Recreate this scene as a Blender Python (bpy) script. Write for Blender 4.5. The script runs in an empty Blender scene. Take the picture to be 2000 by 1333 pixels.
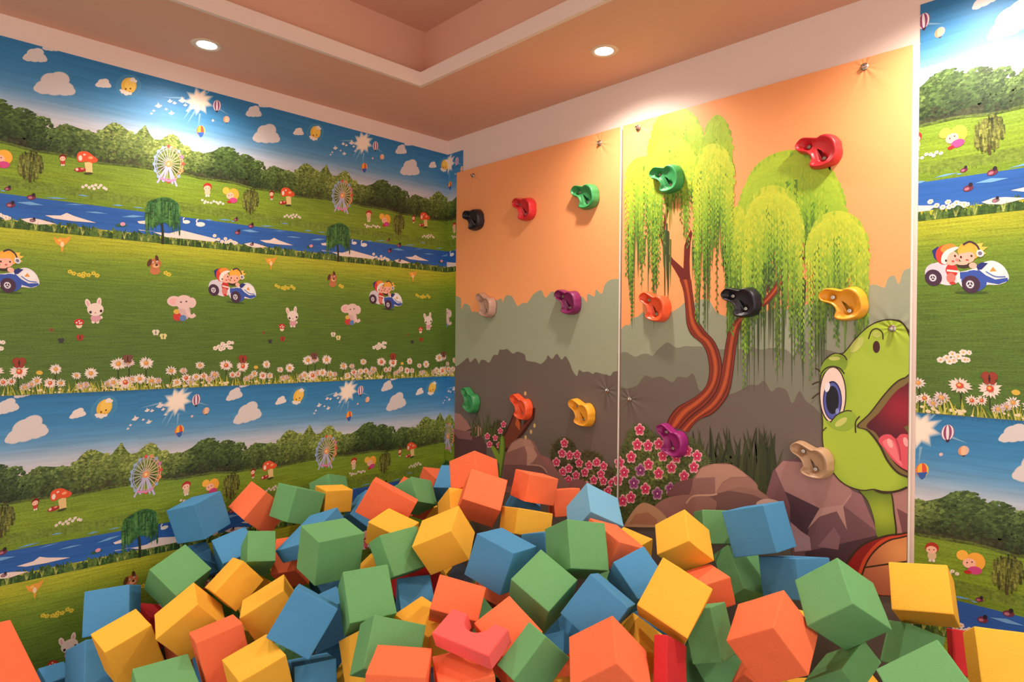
import bpy, bmesh, math, random
from mathutils import Vector, Matrix, Quaternion
random.seed(7)
SC = bpy.context.scene
COL = SC.collection
EYE = 1.40                                   # camera height above the floor
# ------------------------------------------------------------------ camera, world, exposure
ROT = Matrix(((0.70123, -0.009041, 0.712878), (0.712879, -0.003715, -0.701277), (0.008988, 0.999952, 0.00384)))
cam_d = bpy.data.cameras.new('camera'); cam = bpy.data.objects.new('camera', cam_d); COL.objects.link(cam)
cam.matrix_world = Matrix.Translation((0, 0, EYE)) @ ROT.to_4x4()
cam_d.sensor_width = 36; cam_d.lens = 36 * 1241 / 2000; cam_d.clip_start = .05
SC.camera = cam
SC.cycles.max_bounces = 4; SC.cycles.diffuse_bounces = 3; SC.cycles.glossy_bounces = 2; SC.cycles.transmission_bounces = 1
w = bpy.data.worlds.new('world'); SC.world = w; w.use_nodes = True
w.node_tree.nodes['Background'].inputs[0].default_value = (1.0, .87, .77, 1)
w.node_tree.nodes['Background'].inputs[1].default_value = .85
SC.view_settings.view_transform = 'Standard'; SC.view_settings.look = 'None'
SC.view_settings.exposure = 0.93; SC.view_settings.gamma = 1; SC.view_settings.use_curve_mapping = False
LAMP_W = 42.0; LAMP_COL = (1.0, .90, .80)

# room dimensions (metres; X along the back wall, Y towards it)
XL, YB, YP = -3.204, 2.56, 2.54              # left wall, back wall, front of the climbing panels
XR, YF = 1.25, -1.95                         # sides left open so world light can fill the room
ZC = EYE + 1.262                             # dropped ceiling
# ------------------------------------------------------------------ helpers
def lin(c):
    return tuple((x / 255 / 12.92) if x / 255 <= .04045 else ((x / 255 + .055) / 1.055) ** 2.4 for x in c[:3])
def mat(name, rgb, rough=.6, spec=.4, bump=0, bscale=200, vary=0, vscale=12, metal=0, emit=None):
    m = bpy.data.materials.new(name); m.use_nodes = True; nt = m.node_tree; N = nt.nodes; Lk = nt.links
    b = N['Principled BSDF']; b.inputs['Roughness'].default_value = rough; b.inputs['Metallic'].default_value = metal
    b.inputs['Specular IOR Level'].default_value = spec
    c = lin(rgb); b.inputs['Base Color'].default_value = (*c, 1)
    tc = N.new('ShaderNodeTexCoord')
    if vary:
        n = N.new('ShaderNodeTexNoise'); n.inputs['Scale'].default_value = vscale; n.inputs['Detail'].default_value = 2
        Lk.new(tc.outputs['Object'], n.inputs['Vector'])
        r = N.new('ShaderNodeMapRange'); r.inputs[3].default_value = 1 - vary; r.inputs[4].default_value = 1 + vary
        Lk.new(n.outputs[0], r.inputs[0])
        mx = N.new('ShaderNodeVectorMath'); mx.operation = 'SCALE'; mx.inputs[0].default_value = c
        Lk.new(r.outputs[0], mx.inputs['Scale']); Lk.new(mx.outputs[0], b.inputs['Base Color'])
    if bump:
        n = N.new('ShaderNodeTexNoise'); n.inputs['Scale'].default_value = bscale; n.inputs['Detail'].default_value = 1
        Lk.new(tc.outputs['Object'], n.inputs['Vector'])
        bp = N.new('ShaderNodeBump'); bp.inputs['Strength'].default_value = bump; bp.inputs['Distance'].default_value = .004
        Lk.new(n.outputs[0], bp.inputs['Height']); Lk.new(bp.outputs[0], b.inputs['Normal'])
    if emit:
        b.inputs['Emission Color'].default_value = (*emit[0], 1); b.inputs['Emission Strength'].default_value = emit[1]
    return m
def link(name, me, m=None, parent=None, smooth=False):
    o = bpy.data.objects.new(name, me); COL.objects.link(o)
    if m is not None: me.materials.append(m)
    if parent is not None: o.parent = parent
    if smooth:
        for p in me.polygons: p.use_smooth = True
    return o
def from_bm(name, bm, m=None, parent=None, smooth=False):
    me = bpy.data.meshes.new(name); bm.normal_update(); bm.to_mesh(me); bm.free()
    return link(name, me, m, parent, smooth)
def add_box(bm, x0, x1, y0, y1, z0, z1):
    v = [bm.verts.new((x, y, z)) for x in (x0, x1) for y in (y0, y1) for z in (z0, z1)]
    for f in ((0, 1, 3, 2), (4, 6, 7, 5), (0, 4, 5, 1), (2, 3, 7, 6), (0, 2, 6, 4), (1, 5, 7, 3)):
        bm.faces.new([v[i] for i in f])
def box(name, x0, x1, y0, y1, z0, z1, m, parent=None, bevel=0):
    bm = bmesh.new(); add_box(bm, x0, x1, y0, y1, z0, z1)
    if bevel: bmesh.ops.bevel(bm, geom=bm.edges[:], offset=bevel, segments=2, affect='EDGES')
    return from_bm(name, bm, m, parent)
def tag(o, label=None, cat=None, group=None, kind=None):
    if label: o['label'] = label
    if cat: o['category'] = cat
    if group: o['group'] = group
    if kind: o['kind'] = kind
    return o
def empty(name, loc=(0, 0, 0)):
    o = bpy.data.objects.new(name, None); COL.objects.link(o); o.location = loc; o.empty_display_size = .05
    return o
def lathe(bm, prof, n=32, axis=Vector((0, 0, 1)), org=Vector((0, 0, 0))):
    """revolve (radius, height) pairs about an axis"""
    q = Vector((0, 0, 1)).rotation_difference(axis); rings = []
    for r, h in prof:
        rings.append([bm.verts.new(org + q @ Vector((r * math.cos(2 * math.pi * k / n), r * math.sin(2 * math.pi * k / n), h))) for k in range(n)])
    for a, b in zip(rings, rings[1:]):
        for k in range(n):
            bm.faces.new((a[k], a[(k + 1) % n], b[(k + 1) % n], b[k]))
    return rings

# rectification of the two printed walls: a direction seen in the photograph meets a wall plane
MT = ROT @ Matrix(((1, 0, 0), (0, -1, 0), (0, 0, -1)))
def ray(u, v): return MT @ Vector((u - 1000, v - 666.5, 1241))
def on_left(u, v):                           # -> (Y, Z) on the left wall
    d = ray(u, v); k = XL / d.x; return (d.y * k, d.z * k + EYE)
def on_back(u, v):                           # -> (X, Z) on the plane of the climbing panels
    d = ray(u, v); k = YP / d.y; return (d.x * k, d.z * k + EYE)

# ------------------------------------------------------------------ flat print: vector shapes with colour per vertex
def smooth_loop(pts, n=5, closed=True):
    out = []; m = len(pts)
    rng = range(m) if closed else range(m - 1)
    for i in rng:
        if closed: p0, p1, p2, p3 = pts[i - 1], pts[i], pts[(i + 1) % m], pts[(i + 2) % m]
        else: p0, p1, p2, p3 = pts[max(i - 1, 0)], pts[i], pts[i + 1], pts[min(i + 2, m - 1)]
        for k in range(n):
            t = k / n; t2 = t * t; t3 = t2 * t
            out.append(tuple(.5 * (2 * p1[j] + (p2[j] - p0[j]) * t + (2 * p0[j] - 5 * p1[j] + 4 * p2[j] - p3[j]) * t2 + (3 * p1[j] - p0[j] - 3 * p2[j] + p3[j]) * t3) for j in (0, 1)))
    if not closed: out.append(tuple(pts[-1]))
    return out
def clip_rect(pts, x0, x1, y0, y1):
    for ax, lim, sg in ((0, x0, 1), (0, x1, -1), (1, y0, 1), (1, y1, -1)):
        if not pts: return pts
        out = []
        for i in range(len(pts)):
            a, b = pts[i - 1], pts[i]; da, db = (a[ax] - lim) * sg, (b[ax] - lim) * sg
            if (da >= 0) != (db >= 0):
                t = da / (da - db); out.append((a[0] + (b[0] - a[0]) * t, a[1] + (b[1] - a[1]) * t))
            if db >= 0: out.append(b)
        pts = out
    return pts
NO, LEAF, GRASS, SKY = (0, 0, 0), (1, 0, 0), (0, 1, 0), (0, 0, 1)
class Art:
    """a list of flat shapes: points, colour (constant or function of position), texture weights, layer"""
    def __init__(s): s.items = []; s.z = 0; s.f = lambda x, y: (x, y)
    def poly(s, pts, col, tex=NO, dz=0, raw=False):
        s.items.append(([p if raw else s.f(*p) for p in pts], col, tex, s.z + dz)); return s
    def blob(s, pts, col, tex=NO, dz=0, n=5): return s.poly(smooth_loop(pts, n), col, tex, dz)
    def ell(s, x, y, rx, ry, col, tex=NO, dz=0, rot=0, n=20):
        c, d = math.cos(rot), math.sin(rot)
        return s.poly([(x + rx * math.cos(t) * c - ry * math.sin(t) * d, y + rx * math.cos(t) * d + ry * math.sin(t) * c) for t in [2 * math.pi * k / n for k in range(n)]], col, tex, dz)
    def line(s, pts, wd, col, tex=NO, dz=0, curve=True, taper=False):
        if curve and len(pts) > 2: pts = smooth_loop(pts, 6, False)
        L, R = [], []; m = len(pts)
        for i, p in enumerate(pts):
            a, b = pts[max(i - 1, 0)], pts[min(i + 1, m - 1)]; dx, dy = b[0] - a[0], b[1] - a[1]; l = math.hypot(dx, dy) or 1
            h = wd / 2 * ((1 - i / (m - 1)) if taper else 1)
            L.append((p[0] - dy / l * h, p[1] + dx / l * h)); R.append((p[0] + dy / l * h, p[1] - dx / l * h))
        for i in range(m - 1): s.poly([L[i], L[i + 1], R[i + 1], R[i]], col, tex, dz)
        return s
    def grid(s, pts, col, cell, tex=NO, dz=0):
        """a shape cut into cells so that a colour function can run smoothly across it (print coordinates)"""
        P = [s.f(*p) for p in pts]; xs = [p[0] for p in P]; ys = [p[1] for p in P]
        nx = max(1, int((max(xs) - min(xs)) / cell)); ny = max(1, int((max(ys) - min(ys)) / cell))
        X = [min(xs) + (max(xs) - min(xs)) * i / nx for i in range(nx + 1)]; Y = [min(ys) + (max(ys) - min(ys)) * i / ny for i in range(ny + 1)]
        for j in range(ny):
            row = clip_rect(P, X[0] - 1, X[-1] + 1, Y[j], Y[j + 1])
            if len(row) < 3: continue
            for i in range(nx):
                q = clip_rect(row, X[i], X[i + 1], -99, 99)
                if len(q) > 2: s.items.append((q, col, tex, s.z + dz))
STEP = .00007
def print_mesh(name, arts, rect, to3d, m, parent):
    """arts: (Art, shift) pairs; everything is cut to rect and laid on a wall through to3d(x, y, lift)"""
    V, F, C, T, U = [], [], [], [], []
    for art, (sx, sy) in arts:
        for n_, (pts, col, tex, z) in enumerate(art.items):
            z += (n_ % 41) / 41
            q = clip_rect([(p[0] + sx, p[1] + sy) for p in pts], *rect)
            if len(q) < 3: continue
            k = len(V); F.append(list(range(k, k + len(q))))
            cc = None if callable(col) else lin(col)
            for p in q:
                V.append(to3d(p[0], p[1], z * STEP)); C.append(cc or lin(col(p[0] - sx, p[1] - sy))); T.append(tex); U.append((p[0] - sx, p[1] - sy))
    me = bpy.data.meshes.new(name); me.from_pydata(V, [], F); me.validate(clean_customdata=False)
    a = me.color_attributes.new('Col', 'FLOAT_COLOR', 'POINT'); a.data.foreach_set('color', [x for c in C for x in (*c, 1)])
    a = me.color_attributes.new('Tex', 'FLOAT_COLOR', 'POINT'); a.data.foreach_set('color', [x for c in T for x in (*c, 1)])
    a = me.attributes.new('Pos', 'FLOAT_VECTOR', 'POINT'); a.data.foreach_set('vector', [x for c in U for x in (*c, 0)])
    return link(name, me, m, parent)
def print_material(name, rough, bolts=()):
    m = bpy.data.materials.new(name); m.use_nodes = True; nt = m.node_tree; N = nt.nodes; Lk = nt.links
    b = N['Principled BSDF']; b.inputs['Roughness'].default_value = rough; b.inputs['Specular IOR Level'].default_value = .35
    def at(n): a = N.new('ShaderNodeAttribute'); a.attribute_name = n; return a
    col, tex, pos = at('Col'), at('Tex'), at('Pos')
    sp = N.new('ShaderNodeSeparateColor'); Lk.new(tex.outputs['Color'], sp.inputs[0])
    def math_(op, a, c, use=None):
        n = N.new('ShaderNodeMath'); n.operation = op
        for i, x in enumerate((a, c)):
            if isinstance(x, (int, float)): n.inputs[i].default_value = x
            elif x is not None: Lk.new(x, n.inputs[i])
        return n.outputs[0]
    def noise(sx, sy, det, amp, lo, hi):
        mp = N.new('ShaderNodeMapping'); mp.inputs['Scale'].default_value = (sx, sy, 1); Lk.new(pos.outputs['Vector'], mp.inputs[0])
        n = N.new('ShaderNodeTexNoise'); n.inputs['Scale'].default_value = 1; n.inputs['Detail'].default_value = det; n.inputs['Roughness'].default_value = .65
        Lk.new(mp.outputs[0], n.inputs['Vector'])
        r = N.new('ShaderNodeMapRange'); r.inputs[1].default_value = lo; r.inputs[2].default_value = hi; r.inputs[3].default_value = -amp; r.inputs[4].default_value = amp
        Lk.new(n.outputs[0], r.inputs[0]); return r.outputs[0]
    f1 = math_('MULTIPLY', math_('ADD', noise(80, 100, 3, .75, .3, .7), noise(15, 20, 1, .3, .3, .7)), sp.outputs[0])
    f2 = math_('MULTIPLY', math_('ADD', noise(7, 130, 2, .22, .3, .7), noise(130, 260, 0, .14, .3, .7)), sp.outputs[1])
    f3 = math_('MULTIPLY', noise(3, 60, 2, .11, .3, .7), sp.outputs[2])
    fac = math_('ADD', math_('ADD', f1, f2), math_('ADD', f3, 1.0))
    vm = N.new('ShaderNodeVectorMath'); vm.operation = 'SCALE'; Lk.new(col.outputs['Color'], vm.inputs[0]); Lk.new(fac, vm.inputs['Scale'])
    Lk.new(vm.outputs[0], b.inputs['Base Color'])
    # relief: fine weave, and creases that run out from every bolt
    nz = N.new('ShaderNodeTexNoise'); nz.inputs['Scale'].default_value = 2.2 if bolts else 260
    Lk.new(pos.outputs['Vector'], nz.inputs['Vector'])
    h = math_('MULTIPLY', nz.outputs[0], .25 if bolts else .05)
    for i, (bx, bz) in enumerate(bolts):
        sv = N.new('ShaderNodeVectorMath'); sv.operation = 'SUBTRACT'; Lk.new(pos.outputs['Vector'], sv.inputs[0]); sv.inputs[1].default_value = (bx, bz, 0)
        ln = N.new('ShaderNodeVectorMath'); ln.operation = 'LENGTH'; Lk.new(sv.outputs[0], ln.inputs[0])
        sx_ = N.new('ShaderNodeSeparateXYZ'); Lk.new(sv.outputs[0], sx_.inputs[0])
        ang = math_('ARCTAN2', sx_.outputs[0], sx_.outputs[1])
        cre = math_('MULTIPLY', math_('SINE', math_('ADD', math_('MULTIPLY', ang, 7.0), i * 1.7), 0), math_('SINE', math_('ADD', math_('MULTIPLY', ang, 3.0), i * 2.3 + .8), 0))
        fall = math_('POWER', 2.718, math_('MULTIPLY', ln.outputs['Value'], -14.0))
        rise = math_('MINIMUM', math_('MULTIPLY', ln.outputs['Value'], 40.0), 1.0)
        h = math_('ADD', h, math_('MULTIPLY', math_('MULTIPLY', cre, math_('MULTIPLY', fall, rise)), .2))
        h = math_('ADD', h, math_('MULTIPLY', math_('POWER', 2.718, math_('MULTIPLY', ln.outputs['Value'], -45.0)), -.35))
    bp = N.new('ShaderNodeBump'); bp.inputs['Strength'].default_value = .9 if bolts else .15; bp.inputs['Distance'].default_value = .012 if bolts else .002
    Lk.new(h, bp.inputs['Height']); Lk.new(bp.outputs[0], b.inputs['Normal'])
    return m

M_WHITE = mat('white_paint', (238, 212, 200), .7, .2, .12, 60)
M_CEIL = mat('ceiling_bounce_tint', (228, 174, 148), .8, .15, .1, 60)  # white ceiling with warm orange bounce light tinted into the colour
M_FLOOR = mat('floor_mat', (70, 74, 84), .8, .2, .2, 40)
M_TRIM = mat('white_trim', (240, 228, 218), .45, .4)
M_STEEL = mat('steel', (190, 180, 172), .25, .5, metal=1)
# ------------------------------------------------------------------ the setting
S = lambda o: tag(o, kind='structure')
S(box('floor', XL - .1, XR, YF, YB + .1, -.08, 0, M_FLOOR))
wall_left = S(box('wall_left', XL - .1, XL, YF, YB, 0, ZC + .5, M_WHITE))
wall_back = S(box('wall_back', XL - .1, XR, YB, YB + .1, 0, ZC + .5, M_WHITE))
# dropped ceiling with a raised tray
TX0, TX1, TY0, TY1 = -2.60, .62, -1.25, 1.898
bm = bmesh.new()
LT = .02
for a in ((XL, TX0 - LT, YF, YB), (TX1 + LT, XR, YF, YB), (TX0 - LT, TX1 + LT, TY1 + LT, YB), (TX0 - LT, TX1 + LT, YF, TY0 - LT)):
    add_box(bm, a[0], a[1], a[2], a[3], ZC, ZC + .012)
ceiling = S(from_bm('ceiling', bm, M_CEIL))
def ring_wall(name, x0, x1, y0, y1, z0, z1, t, m):
    bm = bmesh.new()
    add_box(bm, x0 - t, x0, y0 - t, y1 + t, z0, z1); add_box(bm, x1, x1 + t, y0 - t, y1 + t, z0, z1)
    add_box(bm, x0, x1, y1, y1 + t, z0, z1); add_box(bm, x0, x1, y0 - t, y0, z0, z1)
    return from_bm(name, bm, m, ceiling)
ring_wall('tray_lip', TX0, TX1, TY0, TY1, ZC - .0005, ZC + .068, .02, M_WHITE)
ring_wall('tray_wall', TX0 - .10, TX1 + .10, TY0 - .10, TY1 + .10, ZC + .02, ZC + .334, .02, M_CEIL)
box('tray_top', TX0 - .14, TX1 + .14, TY0 - .14, TY1 + .14, ZC + .334, ZC + .36, M_CEIL, ceiling)
# ------------------------------------------------------------------ the wallpaper design: one repeat, 0.888 m wide and 1.42 m high
PER, HGT, SEAM = .888, 1.42, EYE - .245
def N(ox, oy, k=3.332):                       # tracing frame on the left wall -> pattern coordinates
    def f(x, y): s, z = on_left(ox + x / k, oy + y / k); return (s, z - SEAM)
    return f
def NB(ox, oy, k=3.333):                      # tracing frame on the right end of the back wall
    def f(x, y): X, z = on_back(ox + x / k, oy + y / k); return (X + 1.669, z - SEAM)
    return f
def mixc(a, b, t): t = max(0, min(1, t)); return tuple(a[i] + (b[i] - a[i]) * t for i in range(3))
def ramp(stops):
    def f(x, y):
        for (h0, c0), (h1, c1) in zip(stops, stops[1:]):
            if y <= h1: return mixc(c0, c1, (y - h0) / (h1 - h0))
        return stops[-1][1]
    return f
base = Art()
def band(h0, h1, col, tex, z, dh=.03):
    base.z = z; n = max(1, int((h1 - h0) / dh))
    for i in range(n):
        a, b = h0 + (h1 - h0) * i / n, h0 + (h1 - h0) * (i + 1) / n
        for j in range(4): base.poly([(PER * j / 4, a), (PER * (j + 1) / 4, a), (PER * (j + 1) / 4, b), (PER * j / 4, b)], col, tex)
sky = ramp([(.95, (228, 205, 198)), (1.08, (222, 206, 204)), (1.15, (186, 194, 208)), (1.22, (96, 152, 196)), (1.30, (62, 134, 186)), (1.42, (44, 118, 172))])
band(.96, HGT, sky, SKY, 0)
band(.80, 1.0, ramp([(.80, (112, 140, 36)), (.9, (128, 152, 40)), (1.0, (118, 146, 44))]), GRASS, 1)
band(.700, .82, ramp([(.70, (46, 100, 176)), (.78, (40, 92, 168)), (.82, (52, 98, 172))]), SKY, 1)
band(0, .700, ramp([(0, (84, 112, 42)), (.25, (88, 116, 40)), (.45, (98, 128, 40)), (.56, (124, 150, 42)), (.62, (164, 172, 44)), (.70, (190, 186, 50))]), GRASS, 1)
def frnd(a, b): return random.uniform(a, b)
# river banks
base.z = 2
for i in range(330):                          # reeds in front of the river
    x = PER * i / 330; h = frnd(.016, .05); c = mixc((44, 72, 30), (112, 138, 56), frnd(0, 1) ** 1.5); wd = frnd(.004, .009)
    base.poly([(x - wd, .666), (x + wd, .666), (x + wd * .7 + frnd(-.008, .008), .668 + h * .7), (x + frnd(-.012, .012), .668 + h), (x - wd * .7, .668 + h * .6)], c, (.7, 0, 0), dz=i % 6)
for i in range(14):
    x = PER * (i + frnd(.1, .9)) / 14
    for q in (-.006, -.002, .003, .007): base.poly([(x - .002, .668), (x + .002, .668), (x + q * 1.6, .668 + frnd(.026, .044))], (162, 168, 84), (.6, 0, 0), dz=7)
for i in range(260):                          # grassy far bank
    x = PER * i / 260; h = frnd(.0, .016); c = mixc((104, 126, 42), (126, 146, 52), frnd(0, 1))
    base.poly([(x - .006, .850), (x + .006, .850), (x + .002, .836 - h), (x - .002, .838 - h)], c, (.4, .3, 0), dz=i % 3)
base.poly([(0, .836), (PER, .836), (PER, .868), (0, .868)], (114, 136, 44), (.45, .5, 0))
# tree line
pat = Art(); pat.f = N(0, 0); pat.z = 4
top = [(210, 765), (270, 782), (290, 822), (340, 842), (370, 830), (400, 815), (450, 813), (520, 838), (560, 850), (630, 870), (660, 850), (690, 822), (730, 805), (790, 818), (830, 850), (880, 880), (905, 850), (945, 822), (985, 890), (1010, 915), (1060, 908), (1080, 890), (1110, 878), (1150, 890), (1190, 945), (1240, 980), (1320, 1000), (1390, 985), (1430, 960), (1490, 962), (1550, 990), (1600, 1010), (1660, 1042), (1690, 1055)]
bot = [(210, 982), (400, 1006), (560, 1042), (640, 1062), (850, 1082), (1000, 1102), (1200, 1132), (1300, 1162), (1450, 1182), (1690, 1212)]
T = [pat.f(*p) for p in top]; Bt = [pat.f(*p) for p in bot]
s0, s1 = T[0][0], T[0][0] + PER
def interp(L, x):
    for a, b in zip(L, L[1:]):
        if a[0] <= x <= b[0]: return a[1] + (b[1] - a[1]) * (x - a[0]) / (b[0] - a[0] + 1e-9)
    return L[0][1] if x < L[0][0] else L[-1][1]
def tree_green(x):
    t = (x - s0) / PER
    k = math.exp(-((t - .50) / .2) ** 2)
    return mixc((66, 94, 42), (126, 148, 56), k)
ntr = 90; pat.f = lambda x, y: (x, y)
for i in range(ntr):
    a, b = s0 + PER * i / ntr, s0 + PER * (i + 1) / ntr
    def y_(L, x):
        w_ = max(0, (x - s1 + .1) / .1); return interp(L, x) * (1 - w_) + interp(L, x - PER + 1e-4 if x - PER > s0 else s0) * w_
    c = tree_green((a + b) / 2)
    ta, tb, ba, bb = y_(T, a), y_(T, b), y_(Bt, a), y_(Bt, b)
    pat.poly([(a, ba), (b, bb), (b, bb + (tb - bb) * .35), (a, ba + (ta - ba) * .35)], mixc(c, (50, 44, 34), .68), LEAF)
    pat.poly([(a, ba + (ta - ba) * .35), (b, bb + (tb - bb) * .35), (b, tb), (a, ta)], mixc(c, (44, 58, 28), .2), LEAF)
    pat.poly([(a, ba - .004), (b, bb - .004), (b, bb + .006), (a, ba + .006)], (84, 100, 40), LEAF, dz=8)
# leafy crowns, lit from above
pat.f = N(0, 0)
crowns = [(250, 772, 70, 0), (330, 838, 60, .1), (425, 812, 105, .25), (560, 850, 90, .3), (650, 850, 60, .5), (740, 803, 95, .8), (840, 856, 75, .7), (944, 820, 40, .75), (1005, 912, 70, .9), (1112, 876, 76, 1), (1200, 950, 60, .9), (1290, 992, 80, .6), (1350, 1000, 60, .3), (1465, 958, 115, .05), (1590, 1008, 90, .05), (1670, 1048, 60, .05)]
for ci, (cx, ty, hw, li) in enumerate(crowns):
    by = 985 + (cx - 210) * .155
    dk, lt = mixc((30, 46, 24), (84, 104, 40), li), mixc((108, 138, 68), (196, 204, 108), li)
    n = int(hw * 2.6)
    for i in range(n):
        v = (i + .5) / n                      # paint from the bottom up
        yy = by - 30 - (by - 30 - ty) * v ** .9
        w_ = hw * math.sqrt(max(0, 1 - (v ** 2.4))) + 6 if cx != 944 else hw * (1 - v) + 4
        x = cx + frnd(-1, 1) * w_; r = frnd(6, 14) * (1.1 - .3 * v); t = .25 + .75 * v * frnd(.2, 1.1) - .25 * abs(x - cx) / (hw + 1) + frnd(-.25, .2)
        m_ = 8; pat.poly([(x + r * frnd(.6, 1.3) * math.cos(6.283 * q / m_), yy + r * .7 * frnd(.6, 1.3) * math.sin(6.283 * q / m_)) for q in range(m_)], mixc(dk, lt, t), (.55, 0, 0), dz=1 + int(v * 5))
# clouds
def cloud(x, y, r, col=(222, 210, 208)):
    for dx, dy, k in ((0, 0, 1), (-.9, .12, .72), (.85, .25, .72), (-.35, -.45, .78), (.35, -.5, .85), (-1.35, .2, .4), (1.3, .45, .42)):
        pat.ell(x + dx * r, y + dy * r, k * r * 1.08, k * r * .82, mixc(col, (120, 160, 196), .35), dz=0)
    for dx, dy, k in ((0, 0, 1), (-.9, .12, .72), (.85, .25, .72), (-.35, -.45, .78), (.35, -.5, .85), (-1.35, .2, .4), (1.3, .45, .42)):
        pat.ell(x + dx * r, y + dy * r, k * r, k * r * .76, col, dz=1)
pat.f = N(0, 0); pat.z = 2
cloud(355, 560, 78); cloud(228, 368, 46); cloud(335, 306, 34)
cloud(672, 548, 30, (238, 222, 214))
pat.z = 3                                     # smiling sun with little clouds
pat.ell(836, 560, 82, 72, (84, 148, 188)); pat.ell(836, 560, 78, 68, (66, 136, 182), dz=1)
pat.ell(838, 558, 50, 52, (240, 186, 66), dz=2); pat.ell(846, 552, 36, 40, (250, 202, 90), dz=3)
pat.ell(818, 580, 6, 6, (120, 60, 30), dz=4); pat.ell(848, 578, 6, 6, (120, 60, 30), dz=4); pat.line([(822, 596), (834, 602), (846, 596)], 3, (180, 90, 40), dz=4)
for x, y, r in ((800, 598, 16), (822, 608, 18), (846, 610, 12), (862, 520, 18), (880, 530, 12), (786, 588, 9)): pat.ell(x, y, r, r * .8, (244, 226, 212), dz=5)
pat.z = 3                                     # sun star
def star(x, y, r0, r1, col, dz, n=9, ph=.2):
    pat.poly([(x + (r1 if k % 2 == 0 else r0) * math.cos(math.pi * k / n + ph), y + (r1 if k % 2 == 0 else r0) * .95 * math.sin(math.pi * k / n + ph)) for k in range(2 * n)], col, dz=dz)
star(1292, 660, 64, 104, (128, 168, 198), 0, ph=.35); star(1292, 660, 58, 90, (196, 200, 206), 1, ph=.32); star(1292, 660, 52, 78, (240, 222, 206), 2, ph=.3); star(1292, 660, 44, 62, (254, 234, 214), 3, ph=.25)
for (x0, y0, x1, y1) in ((1270, 720, 1215, 810), (1250, 700, 1190, 780), (1300, 740, 1290, 830), (1390, 690, 1490, 748), (1200, 640, 1060, 632), (1330, 620, 1400, 560)):
    pat.line([(x0, y0), (x1, y1)], 14, (128, 172, 204), taper=True, curve=False)
for x, y, k in ((1030, 690, 1.3), (1105, 660, 1), (1135, 672, .8), (1185, 655, 1.5), (1205, 685, .8), (1115, 738, 1.1), (985, 740, .6), (1080, 712, .6), (1220, 722, .7), (1000, 722, .6)):
    pat.poly([(x - 18 * k, y), (x - 4 * k, y - 8 * k), (x - 2 * k, y - 18 * k), (x + 7 * k, y - 5 * k), (x + 20 * k, y - 2 * k), (x + 4 * k, y + 10 * k), (x - 6 * k, y + 8 * k)], (232, 218, 214), dz=1)
def balloon(x, y, rx, ry, cols, base_c):
    n = len(cols)
    for i, c in enumerate(cols):
        a, b = -1 + 2 * i / n, -1 + 2 * (i + 1) / n
        pts = [(x + rx * math.sin(a * 1.57) * math.cos(t), y + ry * math.sin(t)) for t in [-1.5 + 3 * q / 8 for q in range(9)]]
        pts += [(x + rx * math.sin(b * 1.57) * math.cos(t), y + ry * math.sin(t)) for t in [1.5 - 3 * q / 8 for q in range(9)]]
        pat.poly(pts, c, dz=2)
    pat.poly([(x - rx * .35, y + ry * .9), (x + rx * .35, y + ry * .9), (x + rx * .15, y + ry * 1.25), (x - rx * .15, y + ry * 1.25)], base_c, dz=3)
W_, P_ = (236, 224, 226), (150, 66, 110)
balloon(1411, 688, 27, 36, [P_, W_, P_, W_, P_, W_, P_], (60, 40, 60))
balloon(1473, 778, 21, 22, [(226, 150, 110), (238, 190, 150), (220, 180, 170)], (70, 70, 90))
balloon(1306, 852, 28, 34, [(236, 120, 50), (246, 180, 60), (226, 80, 60), (246, 190, 70)], (40, 80, 150))
pat.poly([(1282, 862), (1330, 862), (1316, 890), (1298, 890)], (52, 92, 168), dz=4)
pat.ell(1385, 785, 8, 8, (230, 190, 190), dz=2)
# upper meadow figures
pat.z = 14
def person(f, x, y, hair, body, k=1, bun=None):
    pat.f = f
    pat.ell(x, y + 38 * k, 20 * k, 22 * k, body); pat.ell(x, y, 30 * k, 27 * k, hair, dz=1); pat.ell(x - 2 * k, y + 10 * k, 24 * k, 19 * k, (250, 190, 160), dz=2)
    pat.ell(x - 11 * k, y + 10 * k, 3 * k, 3 * k, (70, 30, 20), dz=3); pat.ell(x + 9 * k, y + 9 * k, 3 * k, 3 * k, (70, 30, 20), dz=3)
    pat.ell(x - 8 * k, y + 62 * k, 7 * k, 8 * k, (240, 220, 200), dz=1); pat.ell(x + 8 * k, y + 62 * k, 7 * k, 8 * k, (240, 220, 200), dz=1)
    if bun: pat.ell(x - 34 * k, y - 8 * k, 22 * k, 22 * k, bun)
f3 = N(0, 300)
person(f3, 1349, 218, (178, 48, 36), (226, 190, 150), .95)
pat.f = f3                                    # girl in a pink dress
pat.ell(1470, 243, 23, 23, (248, 184, 70)); pat.ell(1518, 268, 36, 40, (246, 172, 62)); pat.ell(1496, 276, 25, 22, (250, 186, 158), dz=1)
pat.ell(1516, 306, 26, 18, (206, 70, 130), dz=2); pat.ell(1490, 316, 14, 8, (190, 40, 40), dz=2); pat.ell(1488, 274, 3, 3, (80, 30, 20), dz=3); pat.ell(1506, 270, 3, 3, (80, 30, 20), dz=3)
f1 = N(0, 0)
person(f1, 408, 1026, (122, 30, 26), (190, 60, 50), .8)
pat.f = f1                                    # toadstool house
pat.poly([(548, 1060), (598, 1052), (602, 1125), (560, 1130)], (232, 196, 130)); pat.blob([(505, 1048), (502, 1008), (522, 988), (568, 990), (604, 1014), (636, 1044), (606, 1062), (560, 1052), (530, 1058)], (226, 84, 44), dz=1)
pat.ell(522, 1030, 12, 18, (244, 214, 196), dz=2); pat.ell(588, 1028, 16, 9, (244, 160, 110), dz=2); pat.ell(548, 1008, 9, 6, (244, 200, 180), dz=2)
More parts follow.
